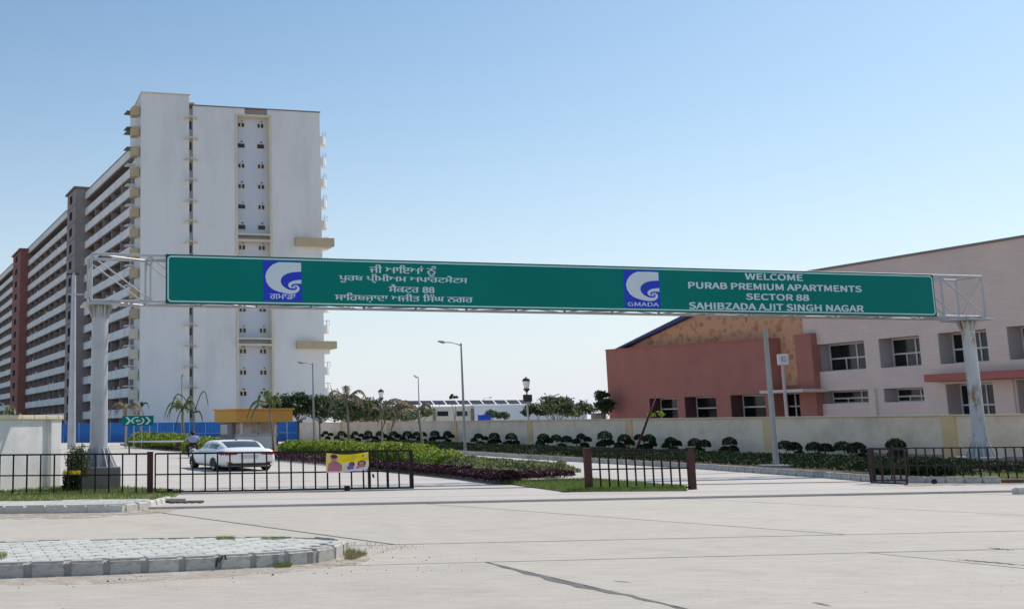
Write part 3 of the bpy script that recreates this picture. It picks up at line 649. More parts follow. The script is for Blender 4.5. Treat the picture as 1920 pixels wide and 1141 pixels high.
# left flank plane of the tower and the long facade
FF = Fr((T0.x, T0.y), -19.3, 1); FF.N = FF.N*-1          # t out of the facade, towards the left
F_ = lambda a, b, t=0: FF.px(a, b, t)
sW = F_(243, 500)[0]
zf = [P_(262, 195+38.2*k)[1] for k in range(16)]
for i, z in enumerate(zf):                                # tan balcony boxes hugging the corner
    MB().fbox(FF, 1.2, 3.2, -.02, 1.1, z-1.5, z).build('balcony_box', M['tan'] if i < 11 else M['towercream'], tower, bevel=.04)
    if i < 2: 
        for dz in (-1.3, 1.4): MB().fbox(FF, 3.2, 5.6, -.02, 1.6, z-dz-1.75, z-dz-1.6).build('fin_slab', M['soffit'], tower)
    else:
        MB().fbox(FF, 3.3, 5.2, -.02, 1.5, z-2.55, z-2.4).build('fin_slab', M['towerwhite'], tower)
def longblock(label, xa, xb, ytop, nfl, name='apartment_block', dep=14.0, windows=True):
    """banded balcony block between two picture bearings"""
    s0, s1 = F_(xa, 600)[0], F_(xb, 600)[0]; zt = F_(243, 280)[1]
    t = thing(name, FF.pt(s0, 0, 0), label, 'building')
    pitch = 3.30
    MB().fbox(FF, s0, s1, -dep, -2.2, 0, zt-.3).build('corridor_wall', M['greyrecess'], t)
    for k in range(nfl):
        z = zt-k*pitch
        if z < 1: break
        MB().fbox(FF, s0, s1, -.25, 0, z-1.42, z).build('balcony_front', M['band'], t, bevel=.03)
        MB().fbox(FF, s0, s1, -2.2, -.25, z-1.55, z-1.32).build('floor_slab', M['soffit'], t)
        n = int((s1-s0)/3.6)
        if k > 0:
            mb = MB(); md = MB()
            for j in range(n):
                a = s0+1.2+j*3.6; md.fbox(FF, a, a+.25, -2.2, -1.6 if j % 3 else -.3, z-3.3+1.75, z+.0 if 0 else z-3.3+1.75)
                mb.fbox(FF, a+.7, a+1.7, -2.2, -2.12, z-1.6-1.75, z-1.6-.35)
                mb.fbox(FF, a+2.3, a+2.9, -2.2, -2.12, z-1.6-1.25, z-1.6-.4)
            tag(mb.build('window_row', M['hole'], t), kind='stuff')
            mc = MB()
            for j in range(0, n, 2):
                a = s0+.6+j*3.6; mc.fbox(FF, a, a+.28, -2.2, -.26, z-3.3, z-1.56)
            tag(mc.build('party_piers', M['core'], t), kind='stuff')
            cl = [MB(), MB(), MB()]
            for j in range(n):
                for _ in range(2):
                    if random.random() < .55:
                        a = s0+.3+j*3.6+random.uniform(0, 2.4); h_ = random.uniform(.25, .8); cl[random.randrange(3)].fbox(FF, a, a+random.uniform(.3, 1.1), -.75, -.45, z-3.3-.05, z-3.3+h_)
            for q_, m_ in zip(cl, ('core', 'band', 'redcore')):
                if q_.v: tag(q_.build('balcony_clutter', M[m_], t), kind='stuff')
    MB().fbox(FF, s0, s1, -.5, .12, zt, zt+.12).build('roof_edge', M['soffit'], t)
    for j in range(0, int((s1-s0)/14)): MB().fbox(FF, s0+3+j*14, s0+5+j*14, -6, -4, zt-.3, zt+.9).build('roof_hatch', M['band'], t)
    return t
longblock('banded balcony block joined to the white tower, up to the grey brown stair core', 243, 143, 280, 14)
longblock('banded balcony block between the grey brown core and the brick red core', 122, 42, 280, 14)
longblock('far banded balcony block left of the brick red core', 21, -60, 280, 14)
def corebox(label, xa, xb, xc, ytop, m, nm='stair_core'):
    s0, s1 = F_(xa, 600, 2)[0], F_(xb, 600, 2)[0]; z = F_(xa, ytop, 2)[1]
    t = thing(nm, FF.pt(s0, 0, 0), label, 'stair tower')
    MB().fbox(FF, s0, s1, -5, 2.0, 0, z).build('wall', M[m], t)
    MB().fbox(FF, s0-.5, s1+.5, -5.3, 2.4, z, z+.35).build('roof', M['soffit'] if m == 'core' else M[m], t)
    k = 0; zz = z-1.6
    while zz > 2:
        f = MB().fbox(FF, s0+(s1-s0)*.3, s0+(s1-s0)*.68, 2.0, 2.08, zz-.95, zz+.95).build('window', M['core'], t)
        MB().fbox(FF, s0+(s1-s0)*.34, s0+(s1-s0)*.64, 2.08, 2.11, zz-.8, zz+.8).build('pane', M['hole'], f)
        MB().fbox(FF, s0-.06, s1+.06, 1.9, 2.06, zz-1.75, zz-1.55).build('string_course', M['soffit'] if m == 'core' else M['redtrim'], t); zz -= 3.3
    return t
corebox('grey brown stair core with small windows, between two banded blocks', 138, 123, 0, 357, 'core')
corebox('brick red stair core with small windows at the far left of the blocks', 36, 22, 0, 471, 'redcore')

# ================================================================== HALL BUILDINGS ON THE RIGHT
HP = AT(1529, 800, 82); HF = Fr((HP.x, HP.y), -15, -1)
h_ = lambda a, b, t=0: HF.px(a, b, t)
def wall_open(fr, s0, s1, z0, z1, ops, t0, t1, name, m, parent, skip=None):
    ss_ = sorted({s0, s1, *[o[0] for o in ops], *[o[1] for o in ops]})
    ss_ = [s for s in ss_ if s0 <= s <= s1]; mb = MB()
    for a, b in zip(ss_, ss_[1:]):
        mid = (a+b)/2; cuts = sorted([(o[2], o[3]) for o in ops if o[0] < mid < o[1]]); z = z0
        for c, d in cuts:
            if c > z: mb.fbox(fr, a, b, t0, t1, z, c)
            z = d
        if z < z1: mb.fbox(fr, a, b, t0, t1, z, z1)
    o = mb.build(name, m, parent, fix=False)
    bm = bmesh.new(); bm.from_mesh(o.data); bmesh.ops.remove_doubles(bm, verts=bm.verts, dist=.002)
    seen = {}; dele = []
    for f in bm.faces:
        key = tuple(sorted(v.index for v in f.verts)); seen.setdefault(key, []).append(f)
    for v in seen.values():
        if len(v) > 1: dele += v
    bmesh.ops.delete(bm, geom=dele, context='FACES'); bmesh.ops.recalc_face_normals(bm, faces=bm.faces); bm.to_mesh(o.data); bm.free(); return o
def hall_window(fr, o, t, parent, vs_=(), hs=(), small=None, curtain=True, front=0, rev=None):
    """frame, bars and panes in opening o, set back to depth t. vs_/hs as fractions"""
    a, b, c, d = o; fw = .10
    if rev: MB().fbox(fr, b-.03, b+.0, t+.055, front-.03, c+.01, d-.01).build('reveal_shade', rev, parent)  # added thin slab on the far reveal, its shade painted in
    def bar(s0, s1, z0, z1): mb.fbox(fr, s0, s1, t-.03, t+.05, z0, z1)
    mb = MB(); bar(a, b, d-fw, d); bar(a, b, c, c+fw); bar(a, a+fw, c+fw, d-fw); bar(b-fw, b, c+fw, d-fw)
    for q in vs_: s = a+(b-a)*q; mb.fbox(fr, s-.05, s+.05, t-.026, t+.046, c+fw, d-fw)
    for q in hs: z = c+(d-c)*q; mb.fbox(fr, a+fw, b-fw, t-.022, t+.042, z-.05, z+.05)
    if small: s = a+(b-a)*small[0]; mb.fbox(fr, s-.04, s+.04, t-.018, t+.038, c+fw, c+(d-c)*small[1])
    w_ = mb.build('window', M['frame'], parent)
    xs = [a]+[a+(b-a)*q for q in vs_]+[b]; zs = [c]+[c+(d-c)*q for q in hs]+[d]
    for x0, x1 in zip(xs, xs[1:]):
        for z0, z1 in zip(zs, zs[1:]):
            MB().fbox(fr, x0+.02, x1-.02, t-.016-random.uniform(0, .008), t-.004, z0+.02, z1-.02).build('pane', M['glass'], w_)
    if curtain:
        cs = random.uniform(.3, .6); MB().fbox(fr, a+(b-a)*.12, a+(b-a)*(.12+.22*cs), t-.35, t-.30, c+.1, c+(d-c)*random.uniform(.45, .8)).build('curtain', M['soffit'], w_)
    return w_
def opening(fr, x0, x1, ytl, ybl, t=0):
    a, zt = fr.px(x0, ytl, t); b, _ = fr.px(x1, ytl, t); zb = fr.px(x0, ybl, t)[1]
    return (min(a, b), max(a, b), min(zt, zb), max(zt, zb))
grey = thing('grey_hall', HF.pt(0, 0, 0), 'grey facade with deep windows and red canopy band, right of the brick red hall', 'building')
sG0 = h_(1513, 700)[0]; sG1 = h_(2100, 700)[0]
up = [opening(HF, 1530, 1620, 646, 697), opening(HF, 1646, 1723, 634, 690), opening(HF, 1757, 1849, 622, 683), opening(HF, 1886, 1990, 611, 675)]
lo = [opening(HF, 1536, 1629, 733, 757), opening(HF, 1656, 1731, 727, 754)]
zw = up[0][3]; 
up = [(a, b, up[0][2], up[0][3]) for a, b, c, d in up[:4]]
lo = [(a, b, lo[0][2], lo[0][3]) for a, b, c, d in lo]
dz0 = h_(1772, 775)[1]; dd = [(h_(1861,700)[0], h_(1770,700)[0], dz0-1.6, h_(1770,720)[1]), (h_(2010,700)[0], h_(1903,700)[0], dz0-1.6, h_(1903,712)[1])]
zTop = h_(1513, 520)[1]
wall_open(HF, sG1, sG0, 0, zTop, up+lo+dd, -1.3, 0, 'wall', M['hallgrey'], grey)
zE = h_(1925, 444.5)[1]; sE2 = h_(1925, 444.5)[0]; z0e = h_(1545, 506)[1]; s0e = h_(1545, 506)[0]
sl2 = (zE-z0e)/(sE2-s0e); zl = z0e+(sG0-s0e)*sl2; zr2 = z0e+(sG1-s0e)*sl2
MB().fprism(HF, [(sG1, zTop), (sG0, zTop), (sG0, zl), (sG1, zr2)], -1.3, 0).build('wall', M['hallgrey'], grey)
MB().fprism(HF, [(sG1, zr2+.005), (sG0+.1, zl+.005), (sG0+.1, zl+.14), (sG1, zr2+.14)], -1.5, .15).build('roof_edge', M['soffit'], grey)
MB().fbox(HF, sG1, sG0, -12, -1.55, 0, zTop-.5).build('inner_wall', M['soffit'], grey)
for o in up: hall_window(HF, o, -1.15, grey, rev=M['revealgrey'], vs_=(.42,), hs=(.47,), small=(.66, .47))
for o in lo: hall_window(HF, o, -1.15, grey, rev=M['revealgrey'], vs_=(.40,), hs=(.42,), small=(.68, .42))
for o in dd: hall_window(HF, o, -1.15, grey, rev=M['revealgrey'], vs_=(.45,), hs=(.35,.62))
# red canopy band and downpipe
a, z1 = h_(1748, 702, .5); z2 = h_(1748, 716, .5)[1]
MB().fbox(HF, sG1, a, 0, 1.2, z2, z1).build('canopy_band', M['redtrim'], grey, bevel=.03)
MB().fbox(HF, h_(1905,700)[0]+.2, h_(1856,700)[0]-.2, 0, .12, 0, z2-.01).build('pier', M['hallgrey'], grey)
sdp = h_(1638, 740)[0]; MB().fbox(HF, sdp-.28, sdp+.28, 0, .18, 0, h_(1638, 728)[1]).build('downpipe_casing', M['hallgrey'], grey, bevel=.02)

red = thing('red_hall', HF.pt(sG0, 0, 0), 'brick red hall with mottled tan gable and blue roof edge behind the wall', 'building')
RT = .8                                                    # projection of the red part
r_ = lambda a, b, t=RT: HF.px(a, b, t)
sr0, sr1 = r_(1138, 700)[0], r_(1446, 700)[0]
ro = [opening(HF, 1217, 1269, 746, 786, RT), opening(HF, 1283, 1342, 744, 786, RT), opening(HF, 1369, 1434, 740, 786, RT)]
zlo, zhi = ro[1][2]-.6, ro[1][3]; ro = [(a, b, zlo, zhi) for a, b, c, d in ro]
zr0 = r_(1440, 636)[1]; zrl = r_(1138, 657)[1]
zmin = min(zr0, zrl)
wall_open(HF, sr1, sr0, 0, zmin-.2, ro, RT-1.3, RT, 'wall', M['redwall'], red)
MB().fprism(HF, [(sr1, zmin-.2), (sr0, zmin-.2), (sr0, zrl), (sr1, zr0)], RT-1.3, RT).build('wall', M['redwall'], red)
MB().fprism(HF, [(sr1, zr0+.004), (sr0, zrl+.004), (sr0, zrl+.12), (sr1, zr0+.12)], RT-1.35, RT+.06).build('parapet_coping', M['redtrim'], red)
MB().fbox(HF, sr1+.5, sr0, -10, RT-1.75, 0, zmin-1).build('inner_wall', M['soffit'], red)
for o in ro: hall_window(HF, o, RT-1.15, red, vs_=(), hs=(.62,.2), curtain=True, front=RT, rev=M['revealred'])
# pier between tan wall and grey block
sp0, sp1 = r_(1495, 700, .5)[0], r_(1526, 700, .5)[0]
MB().fbox(HF, sp1, sp0, -.2, .5, 0, r_(1500, 626, .5)[1]).build('pier', M['redwall'], red)
# mottled tan gable wall, set back
tt = -.25
q = lambda a, b: HF.px(a, b, tt)
pts = [(sr1-30, 0)]
sgl = q(1166, 657)[0]
Pg = [(q(1512,600)[0]-.0, 0), (sgl, 0), (sgl, q(1166,657)[1]), q(1300,593), q(1400,545), (q(1512,600)[0], q(1512,516)[1])]
sw0 = q(1496,700)[0]; win4 = (q(1512,737)[0]+.1, q(1450,737)[0], zlo, q(1450,737)[1])
zlow = q(1480, 722)[1]
mbp = [(Pg[0][0], zlow), (sr1+.4, zlow), (sr1+.4, zmin-.5), (sgl, zmin-.5)]+Pg[2:]
MB().fprism(HF, mbp, tt-.5, tt).build('gable_wall', M['mottled'], red)
wall_open(HF, Pg[0][0], sr1+.4, 0, zlow, [win4], tt-.5, tt, 'gable_wall', M['redwall'], red)
hall_window(HF, (win4[0], win4[1], win4[2], win4[3]), tt-.4, red, vs_=(.45,), hs=(.6,.2), curtain=False)
e1, e2, e3, e4 = q(1160,659), q(1300,592), q(1400,543), q(1440,523)
MB().fprism(HF, [e1, e2, e3, e4, (e4[0], e4[1]+.3), (e3[0], e3[1]+.3), (e2[0], e2[1]+.3), (e1[0], e1[1]+.22)], tt-6, tt+.5).build('roof_edge', M['blueedge'], red)
# ledge canopy over the fourth window
a, z = r_(1432, 732, 1.7); b = r_(1514, 732, 1.7)[0]
MB().fbox(HF, b, a, -.2, 2.1, z-.22, z).build('ledge', M['hallgrey'], red, bevel=.02)

mb = MB()                                               # grit and small stones on the road beside the island
for k in range(130):
    x = random.uniform(-60, 900); p = G(x, 1092-.045*x+random.gauss(0, 9)+(8 if x > 640 else 0)); r = random.uniform(.004, .014)*(1 if random.random() < .9 else 1.8)
    mb.hexa([(p.x-r, p.y-r, .01), (p.x+r, p.y-r*.7, .01), (p.x+r*.8, p.y+r, .01), (p.x-r*.9, p.y+r*.8, .01), (p.x-r*.5, p.y-r*.5, .01+r), (p.x+r*.6, p.y-r*.4, .01+r*1.2), (p.x+r*.4, p.y+r*.5, .01+r), (p.x-r*.5, p.y+r*.4, .01+r*.8)])
tag(mb.build('grit', M['crack']), 'dark grit and small stones scattered on the road beside the paved island', 'gravel', kind='stuff')

# ================================================================== SIGN GANTRY
gb = G(181, 921); SF = Fr((gb.x, gb.y), 77, 1)             # t towards the camera
g_ = lambda a, b, t=0: SF.px(a, b, t)
gan = thing('sign_gantry', gb, 'steel truss gantry on two round poles carrying the long green welcome sign over the gates', 'sign gantry')
TRD = 1.35                                                 # truss depth, front chord at t=0
sl0, zt0 = g_(172, 475.5); sr9, ztr = g_(1840, 518.5); _, zb0 = g_(173, 563)
zt1, zb1 = zt0, zb0
ztF = lambda s: zt0+(ztr-zt0)*(s-sl0)/(sr9-sl0)
zbR = g_(1846, 594)[1]
zbF = lambda s: zb0+(zbR-zb0)*(s-sl0)/(sr9-sl0)
NB = 18; bay = (sr9-sl0)/NB; cr_ = .055
for nm, t, zf_ in (('chord', 0, ztF), ('chord', 0, zbF), ('chord', -TRD, ztF), ('chord', -TRD, zbF)):
    MB().tube([SF.pt(sl0, t, zf_(sl0)), SF.pt(sr9, t, zf_(sr9))], cr_, 8).build('chord', M['steel'], gan, smooth='auto')
for k in range(NB+1):
    s = sl0+bay*k
    for t in (0, -TRD): MB().tube([SF.pt(s, t, zbF(s)), SF.pt(s, t, ztF(s))], .05, 6).build('upright', M['steel'], gan, smooth='auto')
    for zf_ in (ztF, zbF): MB().tube([SF.pt(s, 0, zf_(s)), SF.pt(s, -TRD, zf_(s))], .035, 6).build('cross_member', M['steel'], gan, smooth='auto')
    if k < NB:
        s2 = s+bay
        for t in (0, -TRD): MB().tube([SF.pt(s, t, ztF(s)-.08), SF.pt(s2, t, zbF(s2)+.06)], .032, 6).build('diagonal', M['steel'], gan, smooth='auto')
        for zf_ in (ztF, zbF): MB().tube([SF.pt(s, -TRD if k % 2 else 0, zf_(s)), SF.pt(s2, 0 if k % 2 else -TRD, zf_(s2))], .028, 6).build('lacing', M['steel'], gan, smooth='auto')
MB().tube([SF.pt(sl0, 0, zt0), SF.pt(sl0, -TRD, zb0)], .03, 6).build('diagonal', M['steel'], gan)
MB().tube([SF.pt(sr9, 0, ztF(sr9)), SF.pt(sr9, -TRD, zbF(sr9))], .03, 6).build('diagonal', M['steel'], gan)
def gpole(s, t, r, zbase, zc, m, ped=True):
    b = SF.pt(s, t, 0)
    o = MB().lathe((b.x, b.y, 0), [(r*1.06, zbase), (r*1.03, zc*.4), (r*.97, zc-.08)], 24).build('pole', m, gan, smooth='auto')
    MB().box((b.x, b.y, zc-.035), (1.35, 1.6, .07), SF.rot).build('cap_plate', M['steel'], o, bevel=.01)
    for k in range(12):                                    # stiffener ribs at the head
        a = k*math.pi/6; d = Vector((math.cos(a), math.sin(a), 0)); n = Vector((-d.y, d.x, 0))*.018; z1 = zc-.08; c = b+d*(r-.02); e_ = b+d*(r+.16)
        MB().hexa([c-n+Vector((0,0,z1-.45)), c+n+Vector((0,0,z1-.45)), c+n+d*.03+Vector((0,0,z1-.45)), c-n+d*.03+Vector((0,0,z1-.45)), c-n+Vector((0,0,z1)), c+n+Vector((0,0,z1)), e_+n+Vector((0,0,z1)), e_-n+Vector((0,0,z1))]).build('rib', m, o)
    if ped:
        MB().box((b.x, b.y, zbase+.02), (1.42, 1.42, .04), SF.rot).build('base_plate', M['pole'], o)
        for k in range(12):
            a = k*math.pi/6+.1; d = Vector((math.cos(a), math.sin(a), 0)); n = Vector((-d.y, d.x, 0))*.02; c = b+d*(r); e_ = b+d*(r+.36)
            MB().hexa([c-n+Vector((0,0,zbase+.04)), c+n+Vector((0,0,zbase+.04)), e_+n+Vector((0,0,zbase+.04)), e_-n+Vector((0,0,zbase+.04)), c-n+Vector((0,0,zbase+.70)), c+n+Vector((0,0,zbase+.70)), c+n+d*.05+Vector((0,0,zbase+.70)), c-n+d*.05+Vector((0,0,zbase+.70))]).build('rib', m, o)
    return o
sp_l = g_(186, 700, -TRD/2)[0]; sp_r = g_(1820, 700, -TRD/2)[0]
gpole(sp_l, -TRD/2+.1, .31, .82, zb0-.07, M['pole'])
b = SF.pt(sp_l, -TRD/2+.1, 0); MB().box((b.x, b.y, .45), (1.46, 1.4, .76), SF.rot).build('pedestal', M['pedestal'], gan, bevel=.03)
gpole(sp_r, -TRD/2+.1, .26, .62, zbF(sp_r)-.07, M['rust'])
b = SF.pt(sp_r, -TRD/2+.1, 0); MB().box((b.x, b.y, .33), (1.6, 1.5, .62), SF.rot).build('pedestal', M['kerbd'], gan, bevel=.03)

# sign board -----------------------------------------------------------------
st = .16
c0 = g_(311, 476, st); c1 = g_(1749, 514.5, st); c2 = g_(1757, 593, st); c3 = g_(311, 568.5, st)
SX0, SX1 = c0[0], (c1[0]+c2[0])/2
ztS = lambda s: c0[1]+(c1[1]-c0[1])*(s-SX0)/(SX1-SX0)
zbS = lambda s: c3[1]+(c2[1]-c3[1])*(s-SX0)/(SX1-SX0)
board = MB().fprism(SF, [(SX0, zbS(SX0)), (SX1, zbS(SX1)), (SX1, ztS(SX1)), (SX0, ztS(SX0))], st-.05, st).build('sign_board', M['signdark'], gan, bevel=.006)
def SP(u, v, t):                                           # u metres from left edge, v 0..1 from bottom
    s = SX0+u; return SF.pt(s, st+t, zbS(s)+(ztS(s)-zbS(s))*v)
WSG = SX1-SX0; HSG = ztS(SX0)-zbS(SX0)
def rring(inn, wd, rad, t, m, name, holes=True):
    def rr(i, r):
        P = []
        for cx, cy, a0 in ((WSG-i-r, HSG-i-r, 0), (i+r, HSG-i-r, 90), (i+r, i+r, 180), (WSG-i-r, i+r, 270)):
            for k in range(7): a = R(a0+15*k); P.append((cx+r*math.cos(a), cy+r*math.sin(a)))
        return P
    A = rr(inn, rad); B = rr(inn+wd, max(.01, rad-wd)); mb = MB(); n = len(A)
    if holes:
        for k in range(n):
            j = (k+1) % n; mb.face([SP(A[k][0], A[k][1]/HSG, t), SP(A[j][0], A[j][1]/HSG, t), SP(B[j][0], B[j][1]/HSG, t), SP(B[k][0], B[k][1]/HSG, t)])
    else: mb.face([SP(a, b/HSG, t) for a, b in A])
    return mb.build(name, m, board)
rring(.03, 0, .15, .004, M['signgreen'], 'green_face', False)
rring(.06, .048, .15, .008, M['signline'], 'border_line')
SANS = None
try:
    import os
    SANS = bpy.data.fonts.load(os.path.join(bpy.utils.resource_path('LOCAL'), 'datafiles', 'fonts', 'Noto Sans CJK Regular.woff2'))
except Exception: SANS = None
def textmesh(body, name, m, box, t, bold=0.0, reps=1, parent=None):
    """lettering fitted into box (u0,u1,v0,v1) of the sign, as flat print"""
    cu = bpy.data.curves.new('lettering', 'FONT'); cu.body = body; cu.size = 1
    if SANS and body.isascii(): cu.font = SANS
    cu.offset = bold; cu.resolution_u = 4
    o = bpy.data.objects.new('lettering', cu); col.objects.link(o)
    dg = bpy.context.evaluated_depsgraph_get(); dg.update(); me = bpy.data.meshes.new_from_object(o.evaluated_get(dg))
    bpy.data.objects.remove(o); xs = [v.co.x for v in me.vertices]; ys = [v.co.y for v in me.vertices]
    x0, x1, y0, y1 = min(xs), max(xs), min(ys), max(ys); u0, u1, v0, v1 = box; mb = MB()
    for r in range(reps):
        dx = (r-(reps-1)/2)*.012; dy = (-.006, .006)[r % 2]/HSG*1.6 if reps > 3 else 0
        b = len(mb.v)
        for v in me.vertices: mb.v.append(SP(u0+(v.co.x-x0)/(x1-x0)*(u1-u0)+dx, v0+(v.co.y-y0)/(y1-y0)*(v1-v0)+dy, t+.0015*r))
        for p in me.polygons: mb.f.append(tuple(b+i for i in p.vertices)); mb.mi.append(0)
    bpy.data.meshes.remove(me)
    return mb.build(name, m, board)
def bx(x0, x1, y0, y1):                                    # picture bearings of a text line -> sign coords (y at its middle)
    u0 = g_(x0, (y0+y1)/2, st)[0]; u1 = g_(x1, (y0+y1)/2, st)[0]; um = (u0+u1)/2; xm = (x0+x1)/2
    H_ = ztS(um)-zbS(um); return (u0-SX0, u1-SX0, (g_(xm, y1, st)[1]-zbS(um))/H_, (g_(xm, y0, st)[1]-zbS(um))/H_)
for s_, b in (("WELCOME", (1397,1504,513.5,525)), ("PURAB PREMIUM APARTMENTS", (1291,1614,532.3,543.8)), ("SECTOR 88", (1399,1516,551.3,562.5)), ("SAHIBZADA AJIT SINGH NAGAR", (1292,1618,569.5,581.5))):
    textmesh(s_, 'lettering', M['signwhite'], bx(*b), .012, 0, 4)
for s_, b in (("ਜੀ ਆਇਆਂ ਨੂੰ", (693,817,497,517.5)), ("ਪੂਰਬ ਪ੍ੀਮੀਅਮ ਅਪਾਰਟਮੈਂਟਸ", (636,876,515,532)), ("ਸੈਕਟਰ 88", (729,814,533.5,548.5)), ("ਸਾਿਹਬਜ਼ਾਦਾ ਅਜੀਤ ਿਸੰਘ ਨਗਰ", (628,886,550.5,567.5))):
    textmesh(s_, 'lettering', M['signwhite'], bx(*b), .009, 0, 3)
# emblem
def emblem(x0, x1, y0, y1, word, wb):
    b = bx(x0, x1, y0, y1); u0, u1, v0, v1 = b
    pl = MB().face([SP(u0, v0, .008), SP(u1, v0, .008), SP(u1, v1, .008), SP(u0, v1, .008)]).build('emblem_panel', M['signblue'], board)
    W = [(1658,188),(1540,186),(1400,188),(1345,210),(1300,245),(1265,295),(1249,350),(1258,410),(1290,465),(1340,503),(1400,525),(1470,540),(1540,546),(1590,538),(1625,515),(1638,488),(1630,462),(1608,446),(1585,446),(1562,456),(1556,470),(1566,482),(1582,484),(1592,476),(1585,468),(1578,472),(1570,468),(1575,460),(1590,458),(1606,468),(1608,486),(1592,500),(1560,506),(1510,498),(1465,475),(1435,445),(1422,410),(1428,372),(1455,340),(1500,314),(1560,298),(1658,290)]
    W2 = [(1658,384),(1600,390),(1550,402),(1518,422),(1505,448),(1515,470),(1540,483),(1558,484),(1545,468),(1540,452),(1552,438),(1580,430),(1620,427),(1658,430)]
    for poly, t in ((W, .0095), (W2, .0105)):
        mb = MB(); mb.face([SP(u0+(x-1222)/(1665-1222)*(u1-u0), v1-(y-172)/(632-172)*(v1-v0), t) for x, y in poly]); mb.build('emblem_swirl', M['signwhite'], board)
    wb_ = bx(*wb); textmesh(word, 'lettering', M['signwhite'], wb_, .0095, .0, 2)
emblem(493, 566, 489, 564.5, "ਗਮਾਡਾ", (506,554,551,560.5))
emblem(1170, 1237, 507, 577, "GMADA", (1177,1235,566.5,574))
for u in [k*2.4+1 for k in range(12)]:                      # clamps behind the board
    s = SX0+u; MB().fbox(SF, s-.03, s+.03, .04, st-.05, zbS(s)+.05, ztS(s)-.05).build('clamp_bar', M['steel'], gan)

# ================================================================== GATES AND FENCES
def railfence(t, pts, zr, bars, bt, m, zb=.13, bar_r=.011, rail=.022, mid=True, bottom=True):
    """pts: ground polyline of the fence; zr: heights (bottom, mid, top)"""
    P = [Vector((p[0], p[1])) for p in pts]; L = [(b-a).length for a, b in zip(P, P[1:])]; T = sum(L)
    def at(d):
        for i, l in enumerate(L):
            if d <= l or i == len(L)-1: return P[i].lerp(P[i+1], d/l), math.atan2(P[i+1].y-P[i].y, P[i+1].x-P[i].x)
            d -= l
    for z, on, sc in ((zr[0], bottom, 1), (zr[1], mid, .8), (zr[2], True, 1)):
        if not on: continue
        mb = MB()
        for a, b in zip(P, P[1:]): c = (a+b)/2; d = b-a; mb.box((c.x, c.y, z), (d.length, rail*1.4*sc, rail*2*sc), math.atan2(d.y, d.x))
        mb.build('rail', m, t)
    me = None
    for k in range(bars+1):
        if k in bt: continue
        c, a = at(T*k/bars); h = zr[2]-zr[0]+(0 if bottom else .0)
        if me is None:
            q = MB().box((0, 0, h/2), (bar_r*2, bar_r*2, h)); me = q.mesh('bar'); me.materials.append(m)
        piece('bar', me, t, (c.x, c.y, zr[0]), a+random.uniform(-.1, .1))
    return T, at
def gz(a, b, p):                                            # height on the upright line through ground point p at bearing
    d = ray(a, b); k = p[1]/d.y; return (EYEP+d*k).z
g0 = G(-30, 932); gpost = G(281, 930); gend = G(771, 921.5)
f1 = thing('entrance_fence', g0, 'black bar fence on the grass beside the white wall, left of the sliding gate', 'fence')
ztop = gz(281, 850, gpost); zmid = gz(281, 889, gpost); 
railfence(f1, [(G(-130,933).x, G(-130,933).y), (gpost.x, gpost.y)], (.08, zmid, ztop), 16, (16,), M['gate'], bar_r=.024, rail=.027, bottom=False)
gp = thing('gate_post', gpost, 'thick red brown steel post where the left fence ends and the sliding gate starts', 'gate post', 'red brown gate posts')
MB().box((gpost.x, gpost.y+.05, .72), (.2, .16, 1.4), .1).build('shaft', M['gatepost'], gp, bevel=.01)
MB().box((gpost.x, gpost.y+.05, 1.43), (.22, .18, .03), .1).build('cap', M['gatepost'], gp, bevel=.005)
s1 = thing('sliding_gate', (gpost.x+.2, gpost.y, 0), 'long black sliding gate with the yellow poster tied to it', 'gate', 'black sliding gates')
ga = G(291, 930); gbm = G(690, 922.5)
zb_ = gz(650, 921, G(650, 926)); P1 = (ga.x, ga.y-.02); P2 = (gend.x, gend.y-.02)
zbo = .14
railfence(s1, [P1, P2], (zbo, zmid, ztop), 21, (18,), M['gate'], bar_r=.023, rail=.029)
def gx(x, t=0): # point on gate line at bearing
    fr = Fr(P1, math.degrees(math.atan2(P2[0]-P1[0], P2[1]-P1[1])), 1); s = fr.sx(x, 880); return fr, s
for x, wd in ((692, .09), (708, .035), (727, .05), (771, .13)):
    fr, s = gx(x); MB().fbox(fr, s-wd/2, s+wd/2, -.03, .04, zbo-.03, ztop+.02).build('stile', M['gate'], s1)
for x in (650, 318):
    fr, s = gx(x); MB().lathe(fr.pt(s, 0, .145-.02), [(.055, -.035), (.09, -.03), (.09, -.01), (.07, 0), (.09, .01), (.09, .03), (.055, .035)], 16, axis='y').build('wheel', M['black'], s1, smooth='auto')
    MB().fbox(fr, s-.09, s+.09, -.05, .05, .10, .24).build('wheel_box', M['gate'], s1)
fr, s = gx(698); MB().tube([fr.pt(s, .06, .62), fr.pt(s+.02, .08, .5)], .035, 8).build('padlock', M['dark'], s1)
# ground track
trk = thing('gate_track', (P1[0], P1[1], .08), 'thin steel track set in the concrete under the sliding gates', 'gate track')
fr, s0_ = gx(322); MB().fbox(fr, s0_, s0_+34, -.02, .02, .07, .095).build('rail', M['dark'], trk)

